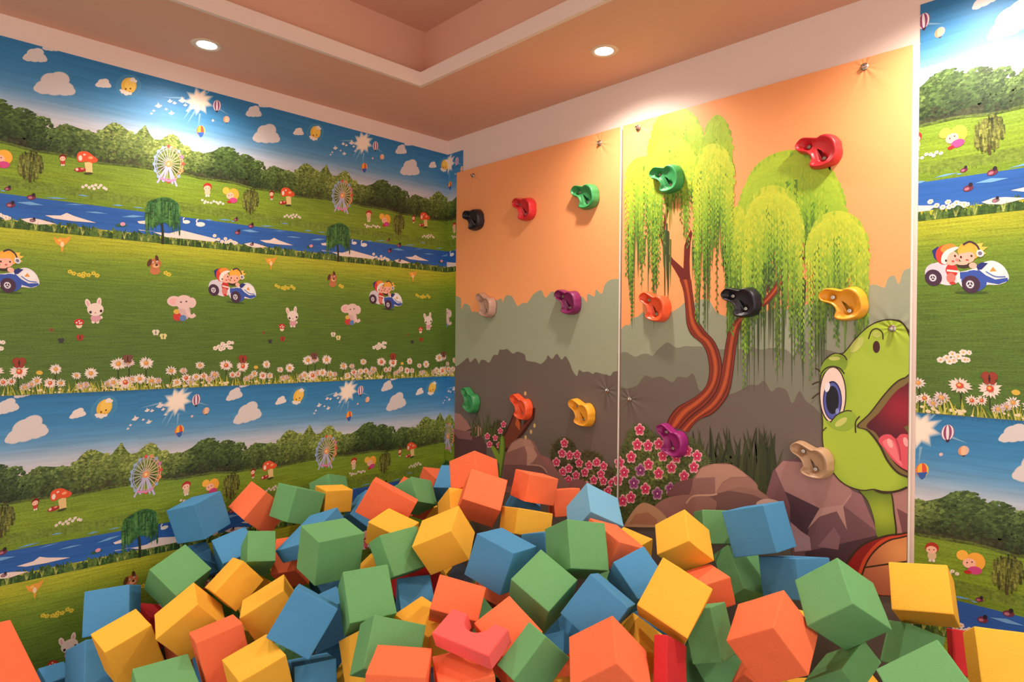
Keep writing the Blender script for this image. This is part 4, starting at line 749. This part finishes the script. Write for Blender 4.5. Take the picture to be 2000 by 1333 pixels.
BLOCKS=[
('orange foam cube cut off at the lower left edge of the frame','orange',(-2.846,0.251,0.197),(-0.787,0.370,-0.096,0.485),(0.193,0.332,0.167),0),
('small blue foam block low down under the printed rabbit','blue',(-2.971,0.458,0.074),(0.222,0.118,-0.964,0.091),(0.083,0.090,0.067),0),
('blue foam cube standing below another blue cube at far left','blue',(-2.830,0.581,0.138),(0.266,-0.599,-0.616,0.436),(0.166,0.173,0.166),0),
('blue foam cube stacked on a blue cube beside the left wall','blue',(-2.942,0.653,0.290),(-0.449,0.262,-0.496,0.696),(0.162,0.174,0.164),0),
('blue foam cube topmost at the left end of the pile','blue',(-3.063,1.019,0.570),(0.227,-0.079,0.760,-0.605),(0.180,0.166,0.162),0),
('teal blue foam cube wedged under the topmost left blue cube','blue',(-3.054,0.973,0.350),(-0.767,0.456,-0.152,0.425),(0.166,0.159,0.166),0),
('blue foam cube between topmost left blue cube and light green cube','blue',(-2.892,1.124,0.406),(-0.246,0.712,0.656,-0.049),(0.154,0.166,0.165),0),
('pale green foam cube tilted on edge behind the leftmost yellow cubes','green',(-2.860,0.869,0.384),(0.356,0.208,-0.905,-0.110),(0.161,0.174,0.158),0),
('yellow foam cube tilted between pale green cube and orange-red cube','yellow',(-2.505,0.807,0.340),(-0.198,0.550,-0.756,-0.295),(0.172,0.156,0.163),0),
('yellow foam cube leaning beside the lower blue cube at left','yellow',(-2.648,0.636,0.248),(0.574,-0.382,-0.566,0.452),(0.161,0.166,0.166),0),
('green foam cube at bottom edge left of the orange-red cube','green',(-2.239,0.641,0.227),(0.686,-0.134,0.122,-0.704),(0.168,0.166,0.166),0),
('orange-red foam cube between yellow cubes at lower left','orange',(-2.264,0.829,0.305),(0.536,-0.527,-0.549,0.365),(0.150,0.179,0.161),0),
('orange foam cube right next to the topmost left blue cube','orange',(-2.994,1.267,0.579),(0.020,0.073,-0.409,0.909),(0.170,0.154,0.171),0),
('green foam cube by the left wall right of an orange cube','green',(-2.822,1.373,0.612),(-0.043,0.021,-0.579,0.814),(0.164,0.159,0.161),0),
('yellow foam cube against the printed river on left wall','yellow',(-2.816,1.556,0.611),(-0.445,0.498,-0.506,0.546),(0.142,0.109,0.137),0),
('green foam cube lying flat before the yellow wallside cube','green',(-3.048,1.667,0.570),(0.796,0.112,-0.254,-0.538),(0.146,0.137,0.168),0),
('blue foam cube peeking out behind the big upright green cube','blue',(-2.786,1.707,0.525),(0.154,0.168,0.901,-0.369),(0.148,0.125,0.150),0),
('flat light blue foam slab leaning on the big upright green cube','blue',(-2.571,1.314,0.540),(-0.065,0.557,0.787,0.258),(0.249,0.184,0.068),0),
('light green foam cube left of the leaning light blue slab','green',(-2.663,1.123,0.480),(-0.302,0.732,0.527,-0.309),(0.114,0.137,0.162),0),
('orange foam cube half buried left of the big upright green cube','orange',(-2.702,1.295,0.395),(0.209,-0.307,0.877,-0.304),(0.114,0.153,0.168),0),
("big upright green foam cube left of the pile's centre",'green',(-2.198,1.204,0.587),(-0.545,0.478,0.444,-0.527),(0.188,0.173,0.163),0),
('blue foam cube with a flat face forward, lower left of centre','blue',(-1.999,0.999,0.448),(-0.413,0.778,0.200,-0.429),(0.160,0.173,0.153),0),
('yellow foam cube right of the pale green tilted cube','yellow',(-2.544,0.980,0.423),(-0.254,0.731,0.233,-0.589),(0.120,0.148,0.151),0),
("yellow foam cube touching the flat-faced blue cube's left side",'yellow',(-2.317,1.025,0.388),(-0.206,0.521,-0.816,-0.142),(0.174,0.158,0.113),0),
('yellow foam cube in front below the flat-faced blue cube','yellow',(-2.000,0.849,0.310),(-0.035,0.018,0.991,0.128),(0.161,0.152,0.160),0),
('dark blue foam cube in shade under the flat-faced blue cube','blue',(-2.002,1.032,0.252),(0.477,-0.647,-0.472,0.362),(0.138,0.102,0.151),0),
('green foam cube with square face forward under big upright green cube','green',(-1.904,1.181,0.494),(-0.358,0.735,0.528,-0.231),(0.161,0.173,0.153),0),
('green foam cube at lower centre left of the pink notched block','green',(-1.679,1.120,0.422),(-0.312,0.777,0.403,-0.369),(0.173,0.156,0.159),0),
('orange foam cube at bottom edge under lower centre green cube','orange',(-1.487,1.031,0.416),(0.656,-0.647,-0.254,0.293),(0.164,0.158,0.157),0),
('yellow foam corner at bottom edge below the shaded blue cube','yellow',(-1.961,1.192,0.250),(0.536,-0.139,-0.439,-0.708),(0.081,0.148,0.159),0),
('yellow foam cube in shadow squeezed between two green cubes','yellow',(-1.825,1.163,0.337),(0.637,-0.722,-0.177,-0.204),(0.161,0.154,0.161),0),
('red foam cube in the shaded hollow under central yellow cube','red',(-2.121,1.532,0.424),(-0.608,0.454,0.358,-0.544),(0.145,0.154,0.166),0),
('blue foam cube in the shaded hollow below the red cube','blue',(-1.969,1.432,0.378),(0.723,-0.463,-0.285,0.426),(0.130,0.157,0.158),0),
('large orange foam block left behind the central yellow cube','orange',(-2.425,1.607,0.643),(-0.587,-0.076,-0.695,0.408),(0.166,0.224,0.083),0),
('green foam cube at back left before the orange corner stack','green',(-2.497,1.812,0.638),(0.315,0.100,0.580,-0.744),(0.127,0.131,0.158),0),
('orange foam cube lying low in the wall corner','orange',(-2.838,2.219,0.601),(-0.145,-0.049,0.624,-0.766),(0.156,0.075,0.151),0),
('blue foam cube in the corner behind a small yellow cube','blue',(-2.538,2.081,0.630),(0.836,-0.459,-0.152,0.260),(0.147,0.163,0.166),0),
('yellow foam cube half hidden left of the leaning orange cube','yellow',(-2.244,1.848,0.611),(-0.119,-0.316,-0.549,0.765),(0.158,0.152,0.105),0),
('orange foam cube at the very top of the pile in the corner','orange',(-2.264,1.986,0.751),(0.217,0.106,0.549,-0.800),(0.163,0.155,0.174),0),
('orange foam cube leaning in front of the topmost orange cube','orange',(-2.079,1.866,0.698),(-0.856,-0.282,-0.289,-0.323),(0.175,0.161,0.151),0),
('yellow foam cube at pile centre showing its shaded underside','yellow',(-1.937,1.548,0.615),(0.156,-0.301,0.913,0.227),(0.174,0.174,0.145),0),
('blue foam cube right of the central yellow cube','blue',(-1.663,1.588,0.596),(-0.006,-0.181,0.634,-0.752),(0.165,0.161,0.172),0),
("green foam cube tucked under the central yellow cube's left side",'green',(-2.037,1.409,0.569),(-0.308,0.582,0.654,-0.372),(0.193,0.160,0.075),0),
('yellow foam cube behind big upright green cube near large orange block','yellow',(-2.276,1.536,0.570),(-0.529,0.610,-0.508,0.300),(0.145,0.106,0.167),0),
('small red-orange foam cube beside the back left green cube','orange',(-2.653,1.920,0.579),(-0.150,0.572,-0.594,-0.546),(0.128,0.167,0.164),0),
('orange-red foam cube just behind the pink notched block','orange',(-1.647,1.370,0.506),(-0.365,0.843,0.286,-0.273),(0.162,0.115,0.161),0),
('orange foam cube tilted behind right end of pink notched block','orange',(-1.395,1.374,0.460),(-0.194,0.056,0.957,0.209),(0.165,0.145,0.172),0),
('pink foam block with a half-round notch cut into it','pink',(-1.397,1.219,0.525),(-0.034,-0.086,0.976,0.198),(0.209,0.103,0.052),0),
('orange foam cube under the pink notched block','orange',(-1.399,1.197,0.380),(0.024,-0.258,-0.964,-0.064),(0.157,0.160,0.157),0),
('yellow foam cube leaning at left end of the pink notched block','yellow',(-1.791,1.341,0.367),(-0.535,0.359,0.513,-0.568),(0.142,0.145,0.165),0),
('green foam cube at bottom edge left of the front orange cube','green',(-1.253,1.334,0.469),(0.349,-0.606,-0.212,0.683),(0.153,0.147,0.080),0),
('bright green foam cube standing on edge right of centre','green',(-1.454,1.584,0.543),(-0.253,-0.037,0.941,0.222),(0.166,0.158,0.163),0),
('blue-grey foam cube between bright green and square-faced yellow cubes','blue',(-1.235,1.609,0.547),(-0.506,0.807,-0.047,-0.299),(0.154,0.155,0.163),0),
('green foam cube just below the brightly lit pale blue cube','green',(-1.461,1.771,0.643),(-0.052,-0.264,-0.575,0.773),(0.164,0.172,0.164),0),
('pale blue foam cube brightly lit below the panel joint','blue_lit',(-1.623,2.080,0.668),(-0.365,0.213,-0.824,-0.377),(0.163,0.173,0.162),0),
('orange foam cube under the pale blue cube, top brightly lit','orange',(-1.441,1.957,0.620),(-0.138,0.112,0.972,-0.156),(0.188,0.150,0.109),0),
("yellow foam cube behind the pale blue cube's right corner",'yellow',(-1.577,2.263,0.496),(0.044,0.050,-0.737,0.673),(0.154,0.131,0.129),0),
('light blue foam cube between green cube and right-hand yellow cubes','blue',(-1.270,1.873,0.559),(-0.386,0.726,0.563,-0.085),(0.136,0.149,0.138),0),
('orange foam cube at the back below the pink printed flowers','orange',(-1.960,2.077,0.732),(-0.120,0.108,0.614,-0.773),(0.148,0.121,0.151),0),
('light orange foam cube left of the brightly lit pale blue cube','orange',(-1.913,2.228,0.649),(0.569,-0.689,-0.363,0.264),(0.129,0.122,0.156),0),
('blue foam wedge right of the leaning orange cube at back','blue',(-2.090,2.137,0.614),(-0.810,-0.432,0.248,0.310),(0.161,0.088,0.150),0),
('yellow foam cube behind the blue cube right of centre','yellow',(-1.870,1.930,0.623),(0.082,-0.186,-0.591,0.781),(0.172,0.105,0.168),0),
('blue foam cube peeking between back yellow cube and green cube','blue',(-1.690,1.833,0.590),(-0.668,0.728,0.068,0.140),(0.143,0.100,0.083),0),
('yellow foam cube right of centre before the printed tan rocks','yellow',(-1.223,2.102,0.653),(-0.225,0.185,-0.873,-0.391),(0.143,0.138,0.155),0),
('yellow foam cube with square face forward, right of centre','yellow',(-1.030,1.718,0.599),(-0.249,-0.036,0.871,0.422),(0.166,0.167,0.167),0),
('orange foam cube behind the square-faced yellow cube','orange',(-1.099,2.067,0.529),(0.410,-0.276,0.650,-0.577),(0.105,0.102,0.139),0),
('green foam cube behind yellow cube near the printed rocks','green',(-1.258,2.409,0.637),(-0.184,0.386,0.597,-0.679),(0.156,0.133,0.138),0),
('green foam cube sloping under the topmost right blue cube','green',(-1.118,2.374,0.485),(-0.198,-0.303,-0.472,0.804),(0.085,0.189,0.184),0),
('blue foam cube on top at right before the printed grey rock','blue',(-1.028,2.302,0.705),(0.106,0.124,0.676,-0.718),(0.172,0.170,0.164),0),
('blue foam cube directly under the topmost right blue cube','blue',(-0.917,2.362,0.540),(-0.018,0.177,0.632,-0.754),(0.164,0.142,0.187),0),
('large green foam cube tilted at right below the printed turtle','green',(-0.638,1.977,0.638),(-0.297,0.165,-0.866,-0.365),(0.155,0.157,0.164),0),
('orange foam cube with dark underside at lower right','orange',(-0.768,1.812,0.548),(0.258,-0.055,0.945,0.192),(0.162,0.163,0.161),0),
('green foam cube between square-faced yellow and lower right orange cubes','green',(-1.005,1.894,0.459),(-0.197,-0.046,-0.625,0.754),(0.098,0.161,0.163),0),
('crimson foam block at bottom edge beneath square-faced yellow cube','red',(-0.968,1.599,0.462),(-0.235,0.621,0.458,-0.591),(0.164,0.151,0.041),0),
('yellow foam cube wedged behind the front orange cube','yellow',(-1.103,1.684,0.409),(0.264,0.341,0.284,-0.857),(0.084,0.225,0.157),0),
('front orange foam cube at bottom edge right of centre','orange',(-1.056,1.431,0.489),(0.233,-0.269,0.889,0.287),(0.155,0.165,0.174),0),
('orange foam corner peeking up at bottom edge, lower right','orange',(-0.861,1.933,0.390),(0.245,-0.149,-0.423,-0.860),(0.076,0.167,0.170),0),
('green foam cube at bottom edge beneath the large tilted green cube','green',(-0.626,1.959,0.450),(0.337,0.072,0.934,0.097),(0.150,0.157,0.071),0),
('green foam cube with flat face at the bottom right corner','green',(-0.351,1.775,0.547),(-0.280,-0.252,-0.214,0.901),(0.167,0.166,0.166),0),
('green foam cube under the right-hand yellow cube','green',(-0.525,2.260,0.450),(0.264,-0.387,-0.446,0.763),(0.134,0.132,0.111),0),
('yellow foam cube resting before the printed shell and wallpaper','yellow',(-0.492,2.251,0.632),(-0.034,0.106,-0.863,-0.492),(0.156,0.142,0.176),0),
('yellow foam cube cut off at the right edge of frame','yellow',(-0.270,2.067,0.561),(-0.242,0.538,0.475,-0.653),(0.166,0.163,0.144),0),
('red foam block between the two rightmost yellow cubes','red',(-0.432,2.431,0.418),(0.309,-0.527,-0.486,0.625),(0.154,0.133,0.053),0),
('yellow foam cube buried beneath the orange corner peeking up at bottom edge, lower right','yellow',(-0.866,2.125,0.416),(-0.591,-0.203,0.114,-0.772),(0.144,0.144,0.144),1),
('yellow foam cube buried beneath the green cube with flat face at the bottom right corner','yellow',(-0.475,1.575,0.131),(0.273,-0.485,-0.530,-0.640),(0.146,0.146,0.146),1),
('blue foam cube buried beneath the yellow cube in shadow squeezed between two green cubes','blue',(-1.689,0.957,0.117),(0.661,-0.167,0.189,0.706),(0.160,0.160,0.160),1),
('blue foam cube buried beneath the yellow cube cut off at the right edge of frame','blue',(-0.047,2.213,0.172),(-0.407,-0.291,-0.503,-0.704),(0.144,0.144,0.144),1),
('green foam cube buried beneath the crimson block at bottom edge beneath square-faced yellow cube','green',(-0.768,1.614,0.230),(-0.545,-0.209,0.088,-0.807),(0.151,0.151,0.151),1),
('orange foam cube buried beneath the yellow cube in front below the flat-faced blue cube','orange',(-2.001,0.679,0.122),(-0.435,-0.246,0.310,0.809),(0.156,0.156,0.156),1),
('yellow foam cube buried beneath the front orange cube at bottom edge right of centre','yellow',(-1.071,1.242,0.127),(-0.430,0.420,-0.088,0.794),(0.142,0.142,0.142),1),
('blue foam cube buried beneath the dark blue cube in shade under the flat-faced blue cube','blue',(-2.326,1.263,0.270),(-0.008,0.690,-0.166,0.705),(0.158,0.158,0.158),1),
('blue foam cube buried beneath the red block between the two rightmost yellow cubes','blue',(-0.326,2.220,0.093),(-0.107,0.105,-0.046,0.988),(0.141,0.141,0.141),1),
('green foam cube buried beneath the blue cube in the shaded hollow below the red cube','green',(-1.906,1.744,0.113),(-0.103,0.564,-0.307,0.760),(0.141,0.141,0.141),1),
('orange foam cube buried beneath the red block between the two rightmost yellow cubes','orange',(-0.130,2.395,0.121),(-0.143,-0.182,-0.637,0.735),(0.163,0.163,0.163),1),
('blue foam cube buried beneath the yellow cube wedged behind the front orange cube','blue',(-1.365,2.171,0.271),(-0.097,0.126,0.448,-0.880),(0.162,0.162,0.162),1),
('orange foam cube buried beneath the blue cube in the corner behind a small yellow cube','orange',(-2.350,2.190,0.141),(-0.103,0.310,0.430,-0.842),(0.166,0.166,0.166),1),
('green foam cube buried beneath the blue cube in the corner behind a small yellow cube','green',(-2.493,2.303,0.112),(-0.194,0.645,0.495,0.549),(0.144,0.144,0.144),1),
('yellow foam cube buried beneath the orange cube right next to the topmost left blue cube','yellow',(-3.019,1.439,0.240),(0.353,-0.276,-0.370,-0.814),(0.150,0.150,0.150),1),
('blue foam cube buried beneath the blue-grey cube between bright green and square-faced yellow cubes','blue',(-1.835,2.127,0.138),(-0.149,-0.246,-0.541,0.790),(0.166,0.166,0.166),1),
('blue foam cube buried beneath the front orange cube at bottom edge right of centre','blue',(-1.639,1.862,0.134),(0.101,0.257,-0.408,-0.870),(0.157,0.157,0.157),1),
('green foam cube buried beneath the orange cube tilted behind right end of pink notched block','green',(-2.123,1.855,0.141),(-0.698,0.104,0.372,-0.602),(0.163,0.163,0.163),1),
('green foam cube buried beneath the red cube in the shaded hollow under central yellow cube','green',(-2.489,1.538,0.155),(-0.083,-0.615,-0.355,-0.699),(0.148,0.148,0.148),1),
('blue foam cube buried beneath the green cube at bottom edge left of the orange-red cube','blue',(-2.560,0.948,0.100),(-0.372,-0.519,-0.515,-0.572),(0.156,0.156,0.156),1),
('blue foam cube buried beneath the orange cube under the pink notched block','blue',(-1.591,1.234,0.091),(-0.317,-0.052,0.001,0.947),(0.155,0.155,0.155),1),
('blue foam cube buried beneath the orange corner peeking up at bottom edge, lower right','blue',(-0.617,1.758,0.105),(-0.591,0.317,0.478,0.567),(0.143,0.143,0.143),1),
('yellow foam cube buried beneath the orange cube tilted behind right end of pink notched block','yellow',(-1.243,1.523,0.255),(0.479,0.508,0.337,-0.632),(0.147,0.147,0.147),1),
('green foam cube buried beneath the dark blue cube in shade under the flat-faced blue cube','green',(-2.356,1.091,0.107),(0.116,0.009,0.326,-0.938),(0.140,0.140,0.140),1),
('yellow foam cube buried beneath the bright green cube standing on edge right of centre','yellow',(-1.555,1.618,0.210),(-0.373,0.566,0.318,0.663),(0.164,0.164,0.164),1),
('green foam cube buried beneath the yellow corner at bottom edge below the shaded blue cube','green',(-1.817,1.547,0.102),(0.537,0.180,0.146,-0.811),(0.144,0.144,0.144),1),
('yellow foam cube buried beneath the green cube under the right-hand yellow cube','yellow',(-0.745,2.366,0.192),(0.131,0.306,-0.126,0.935),(0.156,0.156,0.156),1),
('red foam cube buried beneath the yellow cube tilted between pale green cube and orange-red cube','red',(-3.035,0.796,0.135),(-0.455,0.064,-0.343,-0.819),(0.157,0.157,0.157),1),
("yellow foam cube buried beneath the yellow cube touching the flat-faced blue cube's left side",'yellow',(-2.940,1.268,0.138),(0.568,0.169,0.405,-0.696),(0.161,0.161,0.161),1),
('green foam cube buried beneath the green cube between square-faced yellow and lower right orange cubes','green',(-1.312,2.291,0.118),(-0.305,0.087,-0.193,-0.929),(0.153,0.153,0.153),1),
('orange foam cube buried beneath the front orange cube at bottom edge right of centre','orange',(-1.392,1.745,0.200),(0.189,0.254,0.385,0.867),(0.157,0.157,0.157),1),
('blue foam cube buried beneath the yellow corner at bottom edge below the shaded blue cube','blue',(-2.394,1.355,0.114),(-0.404,0.046,-0.301,0.862),(0.146,0.146,0.146),1),
('blue foam cube buried beneath the green cube between square-faced yellow and lower right orange cubes','blue',(-1.142,1.943,0.119),(0.334,-0.617,0.433,-0.566),(0.159,0.159,0.159),1),
('green foam cube buried beneath the orange corner peeking up at bottom edge, lower right','green',(-1.081,2.140,0.231),(0.227,0.346,-0.440,0.797),(0.159,0.159,0.159),1),
('yellow foam cube buried beneath the green cube sloping under the topmost right blue cube','yellow',(-1.115,2.408,0.108),(0.244,-0.598,-0.042,-0.763),(0.145,0.145,0.145),1),
('green foam cube buried beneath the small red-orange cube beside the back left green cube','green',(-2.466,1.983,0.097),(-0.480,-0.486,-0.429,0.592),(0.159,0.159,0.159),1),
("blue foam cube buried beneath the big upright green cube left of the pile's centre",'blue',(-2.954,1.623,0.135),(0.555,0.379,-0.187,-0.717),(0.157,0.157,0.157),1),
('yellow foam cube buried beneath the yellow cube in front below the flat-faced blue cube','yellow',(-2.717,1.124,0.117),(0.506,-0.257,0.013,-0.823),(0.145,0.145,0.145),1),
("yellow foam cube buried beneath the green cube tucked under the central yellow cube's left side",'yellow',(-2.913,1.842,0.124),(-0.209,0.101,0.489,0.841),(0.147,0.147,0.147),1),
('yellow foam cube buried beneath the red block between the two rightmost yellow cubes','yellow',(-0.664,2.195,0.100),(-0.682,-0.116,0.025,0.721),(0.147,0.147,0.147),1),
('yellow foam cube buried beneath the orange cube with dark underside at lower right','yellow',(-0.893,2.220,0.119),(0.306,0.354,-0.104,0.878),(0.161,0.161,0.161),1),
('green foam cube buried beneath the yellow cube wedged behind the front orange cube','green',(-1.208,1.643,0.090),(0.087,0.108,0.651,0.746),(0.150,0.150,0.150),1),
('blue foam cube buried beneath the crimson block at bottom edge beneath square-faced yellow cube','blue',(-0.908,1.737,0.128),(-0.060,0.611,-0.501,-0.610),(0.157,0.157,0.157),1),
('blue foam cube buried beneath the orange cube tilted behind right end of pink notched block','blue',(-1.315,1.287,0.129),(-0.350,0.144,0.580,0.721),(0.154,0.154,0.154),1),
('yellow foam cube buried beneath the small red-orange cube beside the back left green cube','yellow',(-2.749,2.079,0.126),(-0.297,-0.475,0.196,0.805),(0.144,0.144,0.144),1),
('blue foam cube buried beneath the orange-red cube just behind the pink notched block','blue',(-1.493,1.436,0.102),(-0.370,-0.434,0.513,-0.641),(0.143,0.143,0.143),1),
('orange foam cube buried beneath the green cube at bottom edge left of the orange-red cube','orange',(-2.825,0.908,0.111),(-0.162,0.044,0.612,0.773),(0.150,0.150,0.150),1),
("green foam cube buried beneath the yellow cube behind the pale blue cube's right corner",'green',(-1.612,2.169,0.329),(-0.047,-0.528,-0.300,0.793),(0.130,0.130,0.130),1),
('green foam cube buried beneath the orange cube under the pale blue cube, top brightly lit','green',(-1.560,2.169,0.148),(0.176,-0.167,-0.485,0.840),(0.120,0.120,0.120),1),
('green foam cube buried beneath the light blue cube between green cube and right-hand yellow cubes','green',(-1.528,2.051,-0.011),(0.539,0.295,-0.160,-0.773),(0.159,0.159,0.159),1),
('yellow foam cube buried beneath the yellow cube half hidden left of the leaning orange cube','yellow',(-2.842,2.209,0.436),(0.319,-0.538,0.094,0.775),(0.135,0.135,0.135),1),
('yellow foam cube buried beneath the orange cube lying low in the wall corner','yellow',(-2.883,2.204,0.256),(0.395,-0.499,0.018,-0.771),(0.140,0.140,0.140),1),
('yellow foam cube buried beneath the blue cube in the corner behind a small yellow cube','yellow',(-2.868,2.223,0.057),(0.550,-0.201,-0.459,0.668),(0.127,0.127,0.127),1),
]
# ------------------------------------------------------------------ recessed downlights
M_LENS = mat('lamp_lens', (255, 250, 240), .4, emit=((1.0, .95, .88), 9.0))
M_BEZEL = mat('lamp_bezel', (226, 196, 172), .4, .5)
def downlight(x, y, label, power=1.0):
    t = tag(empty('downlight', (x, y, ZC)), label, 'downlight', 'recessed ceiling downlights')
    bm = bmesh.new(); lathe(bm, [(.040, -.001), (.050, -.004), (.060, -.003), (.063, 0.0)], 40); from_bm('bezel', bm, M_BEZEL, t, True)
    bm = bmesh.new(); r = lathe(bm, [(.0405, -.001), (.030, -.0022), (.012, -.003)], 40); bm.faces.new(list(reversed(r[-1]))); from_bm('lens', bm, M_LENS, t, True)
    ld = bpy.data.lights.new('lamp', 'SPOT'); ld.energy = LAMP_W * power; ld.color = LAMP_COL; ld.spot_size = math.radians(152); ld.spot_blend = 1.0; ld.shadow_soft_size = .045
    lo = bpy.data.objects.new('lamp', ld); COL.objects.link(lo); lo.parent = t; lo.location = (0, 0, -.012)
downlight(-2.904, .984, 'round white downlight glowing in the ceiling above the left wall', .72)
downlight(-1.711, 2.232, 'round white downlight glowing in the ceiling above the two climbing panels')
downlight(-.42, 2.232, 'round downlight at the top edge above the right-hand wallpaper', 1.35)
for x, y, w_ in ((-2.904, -.32, "beside the left wall, nearest the viewer"), (.93, .6, "on the viewer's right"), (-1.0, -1.6, "straight behind the viewer")):  # unseen downlights, assumed round the ring and added for fill light
    downlight(x, y, 'round ceiling downlight ' + w_ + ', out of view')
# ------------------------------------------------------------------ the foam blocks
FOAM = dict(orange=(250, 120, 78), yellow=(250, 186, 66), green=(110, 166, 108), blue=(82, 146, 192), blue_lit=(122, 178, 210), red=(206, 52, 54), pink=(246, 104, 100))  # the paler blue is the same blue foam with lamplight put into its colour
M_FOAM = {k: mat('foam_' + k, c, .95, .12, .35, 420, .035, 9) for k, c in FOAM.items()}
def foam_mesh(d, seed):
    rnd = random.Random(seed); bm = bmesh.new()
    bmesh.ops.create_cube(bm, size=1)
    for v in bm.verts: v.co = Vector([v.co[i] * d[i] * (1 - rnd.uniform(.0, .045)) for i in range(3)])
    bmesh.ops.subdivide_edges(bm, edges=bm.edges[:], cuts=2, use_grid_fill=True)
    for v in bm.verts: v.co += Vector([rnd.uniform(-.0006, .0006) for i in range(3)])
    sharp = [e for e in bm.edges if len(e.link_faces) == 2 and e.link_faces[0].normal.angle(e.link_faces[1].normal, 0) > .8]
    bm.normal_update(); sharp = [e for e in bm.edges if e.calc_face_angle(0) > .8]
    bmesh.ops.bevel(bm, geom=sharp, offset=.0035, segments=2, profile=.6, affect='EDGES')
    return bm
def notched_mesh(d):
    """slab with a half-round bite taken out of one long side"""
    a, b, c = d; pts = [(-a / 2, -b / 2), (a / 2, -b / 2), (a / 2, b / 2)]
    cx, r = -.02 * a, .23 * a
    pts += [(cx + r * math.cos(t), b / 2 - r * 1.05 * math.sin(t)) for t in [math.pi * k / 14 for k in range(15)]]
    pts += [(-a / 2, b / 2)]
    bm = bmesh.new(); lo = [bm.verts.new((x, y, -c / 2)) for x, y in pts]; hi = [bm.verts.new((x, y, c / 2)) for x, y in pts]
    bm.faces.new(hi); bm.faces.new(list(reversed(lo)))
    for i in range(len(pts)): j = (i + 1) % len(pts); bm.faces.new((lo[i], lo[j], hi[j], hi[i]))
    bm.normal_update()
    bmesh.ops.bevel(bm, geom=[e for e in bm.edges if e.calc_face_angle(0) > .8], offset=.002, segments=2, affect='EDGES')
    return bm
for i, (lab, col, c, q, d, buried) in enumerate(BLOCKS):
    if col == 'pink': bm = notched_mesh(d)
    else: bm = foam_mesh(d, i)
    o = from_bm('foam_block', bm, M_FOAM[col])
    o.location = c; o.rotation_mode = 'QUATERNION'; o.rotation_quaternion = Quaternion(q)
    tag(o, lab, 'foam block', 'foam pit blocks')
